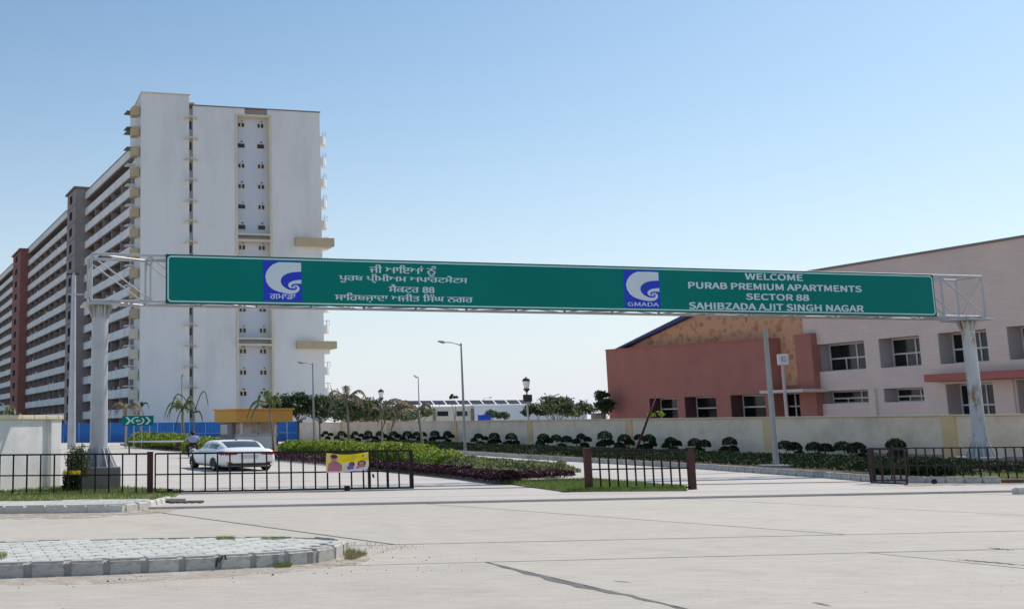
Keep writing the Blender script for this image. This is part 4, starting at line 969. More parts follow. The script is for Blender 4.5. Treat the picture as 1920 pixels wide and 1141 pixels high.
# poster on the gate: printed cloth
fr, sa = gx(612); sb = fr.sx(690, 860); za = fr.zz(612, 848.5, .05); zbm = fr.zz(612, 884.5, .05)
NX, NZ = 72, 44; mb = MB()
def ell(u, v, cx, cy, rx, ry): return ((u-cx)/rx)**2+((v-cy)/ry)**2 < 1
def banner(u, v):                                           # v from the top; returns material slot
    c = 0 if (u > .27 and v < .62) else 5
    if u < .30: c = 5
    if u > .90 and v < .3: c = 5
    if v > .80-.10*(u-.3)+.14 and u > .2: c = 3
    if u > .35 and .50 < v < .86: c = 7
    if ell(u, v, .20, .86, .165, .47): c = 1                # large figure in pink
    if u > .06 and u < .36 and .42+abs(u-.19)*.9 < v < 1: c = 1
    if ell(u, v, .185, .25, .068, .16): c = 6
    if ell(u, v, .185, .14, .085, .11): c = 4
    if ell(u, v, .60, .62, .07, .15): c = 4
    if ell(u, v, .585, .66, .045, .10): c = 2
    if ell(u, v, .565, .80, .085, .12): c = 2
    if ell(u, v, .83, .60, .10, .17): c = 4
    if ell(u, v, .83, .60, .06, .11): c = 6
    if ell(u, v, .82, .84, .12, .15): c = 1
    if v > .93-.18*max(0, u-.35): c = 3
    if .36 < u < .74 and abs(v-.24) < .02 and int(u*60) % 4: c = 6
    if .38 < u < .66 and abs(v-.34) < .015 and int(u*70) % 5: c = 6
    return c
def bp_(u, v):
    s = sa+(sb-sa)*u-.03*math.sin(v*3)*(u < .2); sag = .06*math.sin(math.pi*u)*(1-v)+.13*max(0, u-.4)**1.5*v
    z = za+(zbm-za)*v-sag*(1-v)+(-.02+.13*max(0, u-.3))*v*1.1+.05*max(0, u-.55)*(1-v)
    return fr.pt(s, .06+.022*math.sin(u*19+v*4)+.018*math.sin(u*7-v*9), z)
for i in range(NX):
    for j in range(NZ):
        u, v = i/NX, j/NZ; mb.face([bp_(u, v), bp_(u+1/NX, v), bp_(u+1/NX, v+1/NZ), bp_(u, v+1/NZ)], banner(u+.5/NX, v+.5/NZ))
pm = [mat('print '+n_, c_, .7, .04, 3) for n_, c_ in (('yellow', (.85,.66,.01)), ('pink', (.50,.17,.22)), ('violet', (.22,.12,.42)), ('white', (.72,.66,.76)), ('dark', (.10,.03,.05)), ('pale yellow', (.82,.62,.18)), ('face', (.48,.26,.16)), ('cream', (.74,.70,.45)))]
ban = mb.build('banner', pm, fix=False); bm = bmesh.new(); bm.from_mesh(ban.data); bmesh.ops.remove_doubles(bm, verts=bm.verts, dist=.0005); bm.to_mesh(ban.data); bm.free()
tag(ban, 'yellow cloth banner printed with a figure in pink, tied on the sliding gate', 'banner')

# short middle panel between two posts
pa, pb = G(1105, 924), G(1299, 921)
for p, lb in ((pa, 'red brown steel post at the left end of the short middle fence panel'), (pb, 'red brown steel post at the right end of the short middle fence panel')):
    q_ = thing('gate_post', (p.x, p.y, 0), lb, 'gate post', 'red brown gate posts')
    zt_ = gz(1105, 841, pa)
    MB().box((p.x, p.y, zt_/2), (.22, .18, zt_), .05).build('shaft', M['gatepost'], q_, bevel=.01)
    MB().box((p.x, p.y, zt_+.012), (.24, .2, .024), .05).build('cap', M['gatepost'], q_, bevel=.004)
mp_ = thing('fence_panel', pa, 'short dark fence panel standing between two red brown posts in the middle of the entrance', 'fence')
zt_ = gz(1200, 843.5, (pa+pb)/2)
railfence(mp_, [(pa.x+.1, pa.y), (pb.x-.1, pb.y)], (gz(1200, 914, (pa+pb)/2), gz(1200, 878, (pa+pb)/2), zt_), 11, (0, 11), M['gate'], bar_r=.021, rail=.028)
# right gate
ra, rb = G(1640, 909), G(2010, 906)
rg_ = thing('sliding_gate', ra, 'dark sliding gate standing open in front of the rusty gantry pole at the right', 'gate', 'black sliding gates')
zt_ = gz(1640, 840, ra); railfence(rg_, [(ra.x, ra.y), (rb.x, rb.y)], (.17, gz(1640, 873, ra), zt_), 22, (0,), M['gatedark'], bar_r=.019, rail=.022)
MB().box((ra.x, ra.y, zt_/2+.08), (.13, .08, zt_-.1), 0).build('stile', M['gatedark'], rg_)
c = G(1752, 911); MB().lathe((c.x, c.y-.02, .16), [(.05, -.035), (.09, -.03), (.09, .03), (.05, .035)], 14, axis='y').build('wheel', M['black'], rg_, smooth='auto')
r2a, r2b = G(1634, 911), G(1702, 914)
lf = thing('gate_leaf', r2a, 'small dark gate leaf half open at the free end of the right sliding gate', 'gate')
railfence(lf, [(r2a.x, r2a.y), (r2b.x, r2b.y)], (.13, .66, 1.28), 3, (), M['gatedark'], bar_r=.024, rail=.024)
kb = G(1905, 926); kw = thing('kerb_block', kb, 'short white painted kerb block at the far right of the drain line', 'kerb')
piece('kerb_stone', unit_block('kerb_stone', M['kerbw'], .07, 2), kw, (kb.x+.5, kb.y, .10), .1, (1.2, .22, .2))

# ================================================================== WHITE WALL AT LEFT
wr_ = AT(112, 900, 42.1); wr_.z = .1; WLF = Fr((wr_.x, wr_.y), 34, 1)      # faces right, towards the sun
ww = thing('boundary_wall', wr_, 'whitewashed boundary wall with cream coping at the left edge, crossed by truss shadows', 'wall')
zc = gz(112, 786, wr_); zc2 = gz(112, 778, wr_); Lw = 5.2
MB().fbox(WLF, -Lw, -.95, -.3, 0, 0, zc).build('wall_panel', M['whitewall'], ww, bevel=.01)
MB().fbox(WLF, -.95, -.55, -.3, -.10, 0, zc).build('recess_strip', M['whitewall'], ww)
MB().fbox(WLF, -.55, 0, -.36, .05, 0, zc).build('pier', M['whitewall'], ww, bevel=.02)
k = -Lw
while k < -.01:
    l = min(.62, -k+.05); MB().fbox(WLF, k+.01, k+l-.01, -.40, .10, zc+.002, zc2+random.uniform(-.008, .008)).build('coping_stone', M['coping'], ww, bevel=.02); k += .62
hedge('hedge', [(WLF.pt(-5, -1.6, 0).x, WLF.pt(-5, -1.6, 0).y), (WLF.pt(-.6, -1.5, 0).x, WLF.pt(-.6, -1.5, 0).y)], 1.6, 2.75, 9000, .075, M['leafmix'], 'tall hedge showing just above the coping of the white wall', lump=.10)
# shrub, yellow flowers and low leaves between wall and pedestal
c = G(133, 921, .1)
sb1 = thing('shrub', c+Vector((.1, 1.0, 0)), 'round green shrub between the white wall and the gantry pole', 'shrub')
mb = MB(); cc = c+Vector((.08, 1.0, .95)); leafcloud(mb, [cc+Vector((random.gauss(0,.16), random.gauss(0,.22), random.gauss(0,.22))) for _ in range(4200)], .05, .8); mb.build('foliage', M['leafpale'], sb1, fix=False)
mb = MB()
for _ in range(6): mb.tube([cc-Vector((0, 0, .8)), cc+Vector((random.uniform(-.3, .3), random.uniform(-.3, .3), .2))], [.02, .01], 5)
mb.build('stems', M['trunk'], sb1)
yb = thing('flowering_shrub', c+Vector((0, .2, 0)), 'low dark shrub topped with bright yellow flowers at the foot of the white wall', 'shrub')
mb = MB(); cc = c+Vector((-.02, .35, .28)); leafcloud(mb, [cc+Vector((random.uniform(-.3,.3), random.uniform(-.25,.25), random.uniform(-.28,.25))) for _ in range(1300)], .05, .8); mb.build('foliage', M['leafhedge'], yb, fix=False)
mb = MB(); leafcloud(mb, [cc+Vector((random.uniform(-.3,.3), random.uniform(-.25,.25), random.uniform(.26,.40))) for _ in range(900)], .035, .4); mb.build('flowers', M['yellow'], yb, fix=False)

# ================================================================== CAR
CL = G(404, 882, .075); CRr = G(498, 880, .075); CFl = G(362, 877, .075)
ax = (CRr-CL); wsp = ax.length; ay = (CFl-CL); hdg = math.atan2(ax.y, ax.x)
wb = ay.length
SXc, SYc = wsp/1.60, wb/2.60                               # size of the car across and along, against a 1.52 m track and 2.60 m wheelbase
mid = (CL+CRr)/2
car = thing('parked_car', (mid.x, mid.y, .075), 'white sedan seen from behind on the entry road', 'car')
car.rotation_euler.z = 0
ca, sa_ = math.cos(hdg), math.sin(hdg)
def cp(x, y, z):                                            # car axes: x right, y forward from rear axle, z up
    X, Y = x*SXc, y*SYc; return Vector((mid.x+X*ca-Y*sa_, mid.y+X*sa_+Y*ca, .075+z))
def loft(sections, name, m, parent, smooth='auto', mats=None, mfun=None, caps=True):
    """sections: list of (y, [(x,z)...] half outline bottom to top), mirrored"""
    mb = MB(); rings = []
    for y, h in sections:
        full = [(x, z) for x, z in h]+[(-x, z) for x, z in reversed(h)]; b = len(mb.v); mb.v += [cp(x, y+dy if False else y, z) for x, z in full]; rings.append(b)
    n = len(sections[0][1])*2
    for i, (a, b) in enumerate(zip(rings, rings[1:])):
        for k in range(n-1 if not caps else n):
            mb.f.append((a+k, a+(k+1) % n, b+(k+1) % n, b+k)); mb.mi.append(mfun(i, k) if mfun else 0)
    if caps:
        mb.f.append(tuple(rings[0]+k for k in range(n))); mb.f.append(tuple(rings[-1]+k for k in reversed(range(n)))); mb.mi += [0, 0]
    return mb.build(name, mats or m, parent, smooth=smooth)
def sec(y, w_, zlo, zbelt, crown):
    return (y, [(w_*.80, zlo), (w_*.96, zlo+.10), (w_*1.0, zlo+.28), (w_*.99, zbelt-.16), (w_*.93, zbelt-.03), (w_*.84, zbelt+crown*.5), (w_*.45, zbelt+crown), (w_*.001, zbelt+crown*1.1)])
body = loft([sec(-.93,.70,.42,.84,.03), sec(-.90,.78,.34,.93,.04), sec(-.80,.84,.27,1.0,.05), sec(-.62,.87,.22,1.03,.06), sec(-.35,.875,.2,1.02,.06), sec(.0,.88,.2,.98,.05), sec(.8,.885,.2,.95,.04), sec(1.7,.885,.2,.93,.04), sec(2.3,.88,.2,.92,.06), sec(2.75,.865,.2,.90,.07), sec(3.15,.83,.22,.83,.07), sec(3.4,.74,.28,.70,.06), sec(3.48,.60,.36,.60,.03)], 'body', M['carwhite'], car)
def gsec(y, wb_, wt, zb2, zt2): return (y, [(wb_, zb2), (wb_*.97, zb2+(zt2-zb2)*.25), (wt*1.04, zb2+(zt2-zb2)*.72), (wt, zb2+(zt2-zb2)*.90), (wt*.86, zt2), (wt*.4, zt2+.015), (.001, zt2+.02)])
gs = [gsec(-.52,.66,.60,.98,1.06), gsec(-.42,.71,.62,.975,1.12), gsec(.0,.79,.64,.96,1.33), gsec(.24,.80,.645,.95,1.405), gsec(.32,.80,.65,.95,1.425), gsec(.7,.81,.66,.94,1.46), gsec(.93,.81,.66,.94,1.465), gsec(1.03,.81,.66,.94,1.465), gsec(1.5,.81,.655,.93,1.44), gsec(1.85,.80,.63,.93,1.34), gsec(2.2,.78,.60,.93,1.17), gsec(2.5,.74,.62,.94,1.02)]
def cabm(i, k):
    if i in (1, 2) and 4 <= k <= 8: return 1
    if i in (9, 10) and 4 <= k <= 8: return 1
    if k in (1, 11) and i in (2, 3, 4, 5, 7, 8, 9): return 1
    return 0
loft(gs, 'cabin', None, car, mats=[M['carwhite'], M['carglass']], mfun=cabm)
for sg in (-1, 1):
    # door seam and handle
    MB().fprism(Fr((cp(.89*sg, .95, 0).x, cp(.89*sg, .95, 0).y), 90-math.degrees(hdg)-90, 1), [(-.012,.3),(.012,.3),(.012,.93),(-.012,.93)], -.008, .008).build('door_seam', M['dark'], car)
    MB().tube([cp(.905*sg, .72, .80), cp(.905*sg, .90, .81)], .016, 6).build('door_handle', M['carwhite'], car)
    MB().tube([cp(.89*sg, 2.05, .98), cp(.99*sg, 2.03, .99)], [.03, .05], 8).build('wing_mirror', M['carwhite'], car)
    # wheels
    for y in (0, 2.6):
        c = cp(.80*sg, y, .31); d = Vector((ca, sa_, 0))*sg
        def wl_(prof, nm, m, par):
            mb = MB(); rings = []; fv = Vector((-sa_, ca, 0))
            for r, o in prof:
                b = len(mb.v); rings.append(b)
                for k in range(24): a = k*math.pi/12; mb.v.append(c+d*o*SXc+fv*(r*math.cos(a)*SYc)+Vector((0, 0, r*math.sin(a))))
            for a, b in zip(rings, rings[1:]):
                for k in range(24): mb.f.append((a+k, a+(k+1) % 24, b+(k+1) % 24, b+k)); mb.mi.append(0)
            mb.f.append(tuple(rings[0]+k for k in range(24))); mb.f.append(tuple(rings[-1]+k for k in range(24))); mb.mi += [0, 0]
            return mb.build(nm, m, par, smooth='auto')
        wh = wl_([(.27, -.1), (.31, -.08), (.315, .05), (.29, .085), (.22, .088), (.21, .06)], 'wheel', M['black'], car)
        wl_([(.21, .06), (.20, .08), (.17, .065), (.05, .07), (.04, .09)], 'rim', M['alloy'], wh)
        # arch
        mb = MB(); fv = Vector((-sa_, ca, 0)); cc = cp(.0, y, .31)
        A = [(.345*math.cos(R(a)), .345*math.sin(R(a))) for a in range(-15, 196, 15)]
        bx_ = [cp((.892 if y == 0 else .882)*sg, y, .31)+fv*(p*SYc)+Vector((0, 0, q_)) for p, q_ in A]; mb.face(bx_); mb.build('wheel_arch', M['black'], car)
def cbox(x0, x1, y0, y1, z0, z1, nm, m, bev=.015):
    return MB().hexa([cp(x0,y0,z0), cp(x1,y0,z0), cp(x1,y1,z0), cp(x0,y1,z0), cp(x0,y0,z1), cp(x1,y0,z1), cp(x1,y1,z1), cp(x0,y1,z1)]).build(nm, m, car, bevel=bev)
for sg in (-1, 1):
    mb = MB().hexa([cp(sg*.38,-.955,.80), cp(sg*.72,-.93,.77), cp(sg*.72,-.6,.77), cp(sg*.38,-.6,.80), cp(sg*.38,-.94,.89), cp(sg*.72,-.92,.93), cp(sg*.72,-.6,.93), cp(sg*.38,-.6,.89)])
    mb.hexa([cp(sg*.72,-.93,.77), cp(sg*.885,-.80,.79), cp(sg*.89,-.48,.86), cp(sg*.72,-.6,.77), cp(sg*.72,-.92,.93), cp(sg*.875,-.79,.95), cp(sg*.885,-.48,.94), cp(sg*.72,-.6,.93)])
    mb.build('tail_light', M['red'], car, bevel=.01)
    cbox(sg*.62-.09, sg*.62+.09, -.95, -.9, .40, .44, 'reflector', M['red'], .005)
cbox(-.26, .26, -.955, -.90, .60, .71, 'number_plate', M['plate'], .005)
cbox(-.30, .30, -.95, -.90, .735, .76, 'boot_trim', M['alloy'], .004)
cbox(-.66, .66, -.935, -.60, .27, .40, 'rear_bumper_insert', M['dark'], .02)
cbox(-.66, .66, -.5, 3.2, .17, .21, 'underbody', M['black'], 0)
MB().hexa([cp(-.02,.42,1.44), cp(.02,.42,1.44), cp(.02,.62,1.46), cp(-.02,.62,1.46), cp(-.005,.40,1.52), cp(.005,.40,1.52), cp(.008,.50,1.50), cp(-.008,.50,1.50)]).build('roof_antenna', M['dark'], car)

# ================================================================== RIDER AND MOTORCYCLE
mc = G(364, 858, .075)
mo = thing('motorcycle', mc, 'dark motorcycle ridden away from the gate beside the white sedan', 'motorcycle')
hx = -.30                                                    # heading offset sideways per metre forward
XS = 1.6
def mp(x, y, z): return Vector((mc.x+x*XS+y*hx, mc.y+y*1.3, .075+z))
for y in (0, 1.28):
    mb = MB(); rings = []
    for r, o in ((.24,-.03), (.30,-.045), (.31,0), (.30,.045), (.24,.03)):
        b = len(mb.v); rings.append(b); mb.v += [mp(o, y+r*math.cos(k*math.pi/10), .31+r*math.sin(k*math.pi/10)) for k in range(20)]
    for a, b in zip(rings, rings[1:]+rings[:1]):
        for k in range(20): mb.f.append((a+k, a+(k+1) % 20, b+(k+1) % 20, b+k)); mb.mi.append(0)
    w_ = mb.build('wheel', M['black'], mo, smooth=True)
    mb = MB()
    for k in range(5): a = k*math.pi/5; mb.tube([mp(0, y-.24*math.cos(a), .31-.24*math.sin(a)), mp(0, y+.24*math.cos(a), .31+.24*math.sin(a))], .012, 4)
    mb.build('spokes', M['alloy'], w_)
MB().tube([mp(0,-.25,.78), mp(0,.1,.80), mp(0,.45,.80), mp(0,.62,.90), mp(0,.95,.92), mp(0,1.1,.80)], [.05,.12,.13,.17,.18,.08], 10).build('tank_and_seat', M['dark'], mo, smooth=True)
MB().tube([mp(0,.35,.35), mp(0,.62,.36), mp(0,.85,.5)], [.14,.17,.12], 8).build('engine', M['lamp'], mo, smooth=True)
MB().tube([mp(.16,.5,.25), mp(.18,-.2,.33)], [.03,.05], 8).build('exhaust', M['alloy'], mo, smooth=True)
MB().tube([mp(0,1.28,.31), mp(0,1.05,.95)], .03, 6).build('fork', M['lamp'], mo)
MB().tube([mp(-.36,.85,1.04), mp(-.12,1.0,1.02), mp(.12,1.0,1.02), mp(.36,.85,1.04)], .018, 6).build('handlebar', M['dark'], mo)
MB().tube([mp(0,-.32,.72), mp(0,-.38,.72)], .06, 8).build('tail_light', M['red'], mo)
MB().tube([mp(0,-.10,.62), mp(0,-.36,.55), mp(0,-.42,.40)], [.10,.09,.06], 8).build('rear_mudguard', M['dark'], mo, smooth=True)
for sg in (-1, 1): MB().tube([mp(.25*sg,.95,1.05), mp(.30*sg,.95,1.22), mp(.36*sg,.93,1.25)], [.01,.01,.045], 6).build('mirror', M['dark'], mo)
def skinmesh(verts, edges, radii, name, m, parent, sub=2, root=0):
    me = bpy.data.meshes.new(name); org = wloc(parent) if parent else Vector((0, 0, 0)); me.from_pydata([tuple(v-org) for v in verts], edges, [])
    o = bpy.data.objects.new(name, me); col.objects.link(o); o.parent = parent
    o.modifiers.new('skin', 'SKIN'); sk = me.skin_vertices[0].data if me.skin_vertices else None
    for i, r in enumerate(radii): sk[i].radius = (r*1.35, r*1.0) if name != 'hair' else (r, r)
    for i in range(len(radii)): sk[i].use_root = (i == root)
    s = o.modifiers.new('sub', 'SUBSURF'); s.levels = sub; s.render_levels = sub
    dg = bpy.context.evaluated_depsgraph_get(); dg.update(); m2 = bpy.data.meshes.new_from_object(o.evaluated_get(dg)); o.modifiers.clear(); o.data = m2; bpy.data.meshes.remove(me)
    m2.materials.clear()
    for x in (m if isinstance(m, list) else [m]): m2.materials.append(x)
    m2.polygons.foreach_set('use_smooth', [True]*len(m2.polygons)); return o
pr = thing('person', mp(0, .25, 0), 'person in a pale blue shirt and black trousers riding the motorcycle, seen from behind', 'person')
V = [mp(0,.22,.93), mp(0,.24,1.12), mp(0,.30,1.33), mp(0,.36,1.45), mp(0,.40,1.53), mp(0,.43,1.63), mp(0,.44,1.71)]
Ed = [(0,1),(1,2),(2,3),(3,4),(4,5),(5,6)]; Rd = [.16,.13,.13,.07,.05,.085,.05]
for sg in (-1, 1):
    b = len(V); V += [mp(.19*sg,.33,1.40), mp(.30*sg,.45,1.20), mp(.33*sg,.70,1.08), mp(.32*sg,.82,1.06)]; Ed += [(2,b),(b,b+1),(b+1,b+2),(b+2,b+3)]; Rd += [.075,.06,.042,.045]
    b = len(V); V += [mp(.11*sg,.25,.88), mp(.22*sg,.62,.80), mp(.20*sg,.42,.42), mp(.20*sg,.40,.30), mp(.20*sg,.56,.26)]; Ed += [(0,b),(b,b+1),(b+1,b+2),(b+2,b+3),(b+3,b+4)]; Rd += [.11,.085,.055,.05,.045]
bd = skinmesh(V, Ed, Rd, 'body', [M['skin'], M['trousers']], pr)
for p in bd.data.polygons: p.material_index = 1 if (p.center.z+pr.location.z) < 1.03 or ((p.center.z+pr.location.z) < 1.22 and abs(p.center.x) < .30) else 0
V = [mp(0,.22,.98), mp(0,.24,1.12), mp(0,.30,1.33), mp(0,.355,1.46)]; Ed = [(0,1),(1,2),(2,3)]; Rd = [.185,.18,.21,.15]
for sg in (-1, 1):
    b = len(V); V += [mp(.19*sg,.33,1.40), mp(.27*sg,.40,1.26), mp(.30*sg,.45,1.20)]; Ed += [(2,b),(b,b+1),(b+1,b+2)]; Rd += [.09,.08,.07]
skinmesh(V, Ed, Rd, 'shirt', M['shirt'], pr)
bmh = bmesh.new(); bmesh.ops.create_uvsphere(bmh, u_segments=16, v_segments=10, radius=1); hp = mp(0,.405,1.685)-pr.location
for v in bmh.verts: v.co = Vector((v.co.x*.165, v.co.y*.13, v.co.z*.125+(.02 if v.co.y > 0 else -.02)))+hp
mh = bpy.data.meshes.new('hair'); bmh.to_mesh(mh); bmh.free(); mh.materials.append(M['hair']); mh.polygons.foreach_set('use_smooth', [True]*len(mh.polygons)); oh = bpy.data.objects.new('hair', mh); col.objects.link(oh); oh.parent = pr

# ================================================================== GUARD BOOTH, BARRIER, SIGN
BD = 100.0
bc = AT(443, 800, BD); BF = Fr((bc.x, bc.y), 80, 1); BL = Fr((bc.x, bc.y), -32, 1); BL.N = BL.N*-1
booth = thing('guard_booth', (bc.x, bc.y, .075), 'guard booth with orange fascia roof and sliding glass windows in front of the tower', 'guard booth')
bf_ = lambda a, b, t=0: BF.px(a, b, t)
l_ = lambda a, b, t=0: BL.px(a, b, t)
sR = bf_(549, 780)[0]; sL = l_(402, 780)[0]; zF1 = bf_(470, 766)[1]; zF0 = bf_(470, 791)[1]; zW = bf_(470, 815)[1]
Aq, Bq, Cq, Dq = BF.pt(0,0,0), BF.pt(sR,0,0), BF.pt(sR,0,0)+BL.D*sL, BL.pt(sL,0,0)
def off_poly(g): return [tuple(p) for p in inset([(p.x, p.y) for p in (Aq, Bq, Cq, Dq)], g)]
MB().prism(off_poly(0), zF0, zF1-.12).build('fascia', M['orange'], booth, bevel=.02)
MB().prism(off_poly(-.12), zF1-.115, zF1+.03).build('roof_slab', M['orange'], booth, bevel=.02)
MB().prism(off_poly(.9), .05, zW-.1).build('lower_wall', M['booth'], booth, bevel=.01)
MB().prism(off_poly(.82), zW-.098, zW+.05).build('counter', M['frame'], booth, bevel=.01)
MB().prism(off_poly(1.9), zW+.055, zF0-.004).build('interior', M['booth'], booth)
IQ = [Vector((p[0], p[1], 0)) for p in off_poly(.95)]
def post_at(p): MB().box((p.x, p.y, (zW+.05+zF0)/2), (.22, .22, zF0-zW-.06), .1).build('corner_post', M['booth'], booth)
IQs = sorted(IQ, key=lambda p: p.y)
for a, b in zip(IQ, IQ[1:]+IQ[:1]):
    post_at(a); n = max(2, int((b-a).length/1.5))
    for k in range(n):
        p, q_ = a.lerp(b, (k+.04)/n), a.lerp(b, (k+.96)/n); d = (q_-p).normalized(); nn = Vector((-d.y, d.x, 0))*.02
        f_ = MB()
        for z0, z1 in ((zW+.055, zW+.13), (zF0-.08, zF0-.006)): f_.hexa([p-nn+Vector((0,0,z0)), q_-nn+Vector((0,0,z0)), q_+nn+Vector((0,0,z0)), p+nn+Vector((0,0,z0)), p-nn+Vector((0,0,z1)), q_-nn+Vector((0,0,z1)), q_+nn+Vector((0,0,z1)), p+nn+Vector((0,0,z1))])
        for e_ in (p, q_): f_.box((e_.x, e_.y, (zW+zF0)/2+.02), (.08, .08, zF0-zW-.3))
        fo = f_.build('window', M['frame'], booth)
        MB().face([p+Vector((0,0,zW+.13)), q_+Vector((0,0,zW+.13)), q_+Vector((0,0,zF0-.08)), p+Vector((0,0,zF0-.08))]).build('pane', M['boothglass'], fo)
MB().fbox(BL, sL*.45, sL*.98, -.85, -.55, .1, zF0-.01).build('door', M['boothdark'], booth)
mt = AT(420, 830, 97); mx_ = thing('meter_box', (mt.x, mt.y, .075), 'small white meter box on a stand at the left of the guard booth', 'meter box')
MB().box((mt.x, mt.y, gz(420, 805, mt)), (.55, .3, .8)).build('cabinet', M['frame'], mx_, bevel=.03); MB().box((mt.x, mt.y, .6), (.12, .12, 1.1)).build('stand', M['frame'], mx_)
# boom barrier
q0, q1 = AT(240, 827, 92), AT(372, 827, 92); bb = thing('boom_barrier', (q1.x, q1.y, .075), 'white boom barrier arm lowered left of the rider', 'barrier')
MB().tube([q0, q1], [.05, .075], 8).build('arm', M['frame'], bb, smooth=True); MB().box((q1.x, q1.y, .55), (.4, .4, .95)).build('housing', M['orange'], bb, bevel=.03)
MB().box((q0.x+.1, q0.y, .5), (.12, .12, .85)).build('rest_post', M['dark'], bb, bevel=.01)
# green chevron board
CD = 112; a0, a1 = AT(229, 779, CD), AT(288, 797, CD); CF_ = Fr((a0.x, a0.y), 90, 1); wS = a1.x-a0.x; zS0, zS1 = a1.z, a0.z
ch = thing('chevron_sign', (a0.x, a0.y, .075), 'green board with white chevrons and a round arrow mark before the blue sheet barrier', 'sign')
MB().fbox(CF_, 0, wS, -.05, 0, zS0, zS1).build('board', M['signgreen'], ch, bevel=.02)
for k in range(4): MB().fbox(CF_, wS*(.12+.25*k)-.05, wS*(.12+.25*k)+.05, -.16, -.06, 0, zS1-.05).build('post', M['steel'], ch)
hS = zS1-zS0
def chev(x, w_, th):
    MB().fprism(CF_, [(x, zS0+hS*.12), (x+th, zS0+hS*.12), (x+w_+th, zS0+hS*.5), (x+th, zS0+hS*.88), (x, zS0+hS*.88), (x+w_, zS0+hS*.5)], .002, .010).build('chevron', M['signwhite'], ch)
chev(wS*.10, wS*.11, wS*.08); chev(wS*.73, wS*.11, wS*.08)
P = []
mb = MB(); N = 22; cx_, cz_ = wS*.5, zS0+hS*.5
for k in range(N):
    if k in (3, 4, 14, 15): continue
    a, b = R(360/N*k), R(360/N*(k+1)); r0, r1 = hS*.30, hS*.40
    mb.face([CF_.pt(cx_+r*1.7*math.cos(t_), .006, cz_+r*math.sin(t_)) for r, t_ in ((r0,a),(r1,a),(r1,b),(r0,b))])
mb.build('ring_mark', M['signwhite'], ch)
mb = MB(); mb.face([CF_.pt(cx_+x*hS, .006, cz_+z*hS) for x, z in ((-.28,-.02),(.02,.16),(.0,.05),(.30,.05),(.30,-.06),(.0,-.06),(.02,-.18))]); mb.build('arrow_mark', M['signwhite'], ch)

# blue sheet barrier
b0, b1 = AT(-80, 828, 158), AT(575, 822, 150); Lb = (b1-b0).length; an = math.degrees(math.atan2(b1.x-b0.x, b1.y-b0.y)); BB = Fr((b0.x, b0.y), an, 1)
bs = thing('sheet_barrier', (b0.x, b0.y, 0), 'long blue corrugated sheet barrier at the foot of the tower and blocks', 'fence')
zt_ = BB.zz(140, 793); n = int(Lb/2.2)
mb = MB(); K = 10
for k in range(K): 
    x0, x1 = 2.14*k/K, 2.14*(k+1)/K; d0 = .035 if k % 2 else 0
    mb.hexa([(x0,-d0,0),(x1,-d0,0),(x1,-d0-.02,0),(x0,-d0-.02,0),(x0,-d0,1),(x1,-d0,1),(x1,-d0-.02,1),(x0,-d0-.02,1)])
me = mb.mesh('sheet'); me.materials.append(M['bluesheet'])
for k in range(n):
    p = BB.pt(k*2.2, 0, 0)
    piece('sheet', me, bs, (p.x, p.y, zt_*.46), BB.rot, (1, 1, zt_*.54)); piece('sheet', me, bs, (p.x, p.y, 0), BB.rot, (1, 1, zt_*.45))
    if k % 2 == 0: MB().fbox(BB, k*2.2-.05, k*2.2+.01, .02, .10, 0, zt_+.05).build('post', M['steel'], bs)

# ================================================================== LAMPS AND POLES
def arm_lamp(px, ytop, D, arm_px, label, arm_rise=.25, r=.09, ybase=None, group='grey street lamps with one arm'):
    base = AT(px[1], ybase or 835, D); top = AT(px[0], ytop, D); b = Vector((base.x, base.y, .05))
    tp = Vector((base.x, base.y, top.z)); t = thing('street_lamp', b, label, 'street lamp', group)
    MB().tube([b, b.lerp(tp, .5), tp], [r, r*.8, r*.55], 10).build('pole', M['lamp'], t, smooth='auto')
    MB().lathe((b.x, b.y, b.z), [(r*2.6, 0), (r*2.6, .05), (r*1.3, .07), (r*1.15, .35)], 12).build('base', M['lamp'], t)
    if arm_px:
        e = AT(arm_px[0], arm_px[1], D-.5); e.y = b.y-.3; a0 = tp-Vector((0, 0, .15)); d = (e-a0)
        MB().tube([a0, a0+d*.4+Vector((0, 0, .12*abs(d.z)+.05)), e-d.normalized()*.5], [r*.4, r*.35, r*.3], 6).build('arm', M['lamp'], t, smooth=True)
        q = e-d.normalized()*.55; n_ = Vector((0, 0, .05))
        MB().tube([q, q.lerp(e, .35), e], [.06, .11, .05], 8).build('lantern', M['lamp'], t, smooth='auto')
    return t
arm_lamp((863, 872), 643, 84, (822, 639), 'tall grey street lamp in front of the compound wall, arm reaching left', r=.11, ybase=838)
arm_lamp((587, 589), 680, 98, (558, 678), 'grey street lamp in front of the right edge of the white tower', r=.10, ybase=830)
arm_lamp((339, 341), 703, 120, (343, 700), 'grey lamp post in front of the white tower wall, behind the palm', r=.11, ybase=820)
arm_lamp((783, 788), 706, 125, (776, 703), 'slim grey street lamp above the wall, left of the tallest lamp', r=.09, ybase=826)
arm_lamp((909, 909), 746, 210, (923, 744), 'tiny far lamp post above the solar panels', r=.07, ybase=806)
arm_lamp((1041, 1042), 740, 210, (1050, 738), 'tiny far lamp post behind the round tree', r=.07, ybase=806)
arm_lamp((-6, -6), 750, 95, (19, 768), 'street lamp whose lantern hangs in at the left edge above the white wall', r=.08, ybase=835)
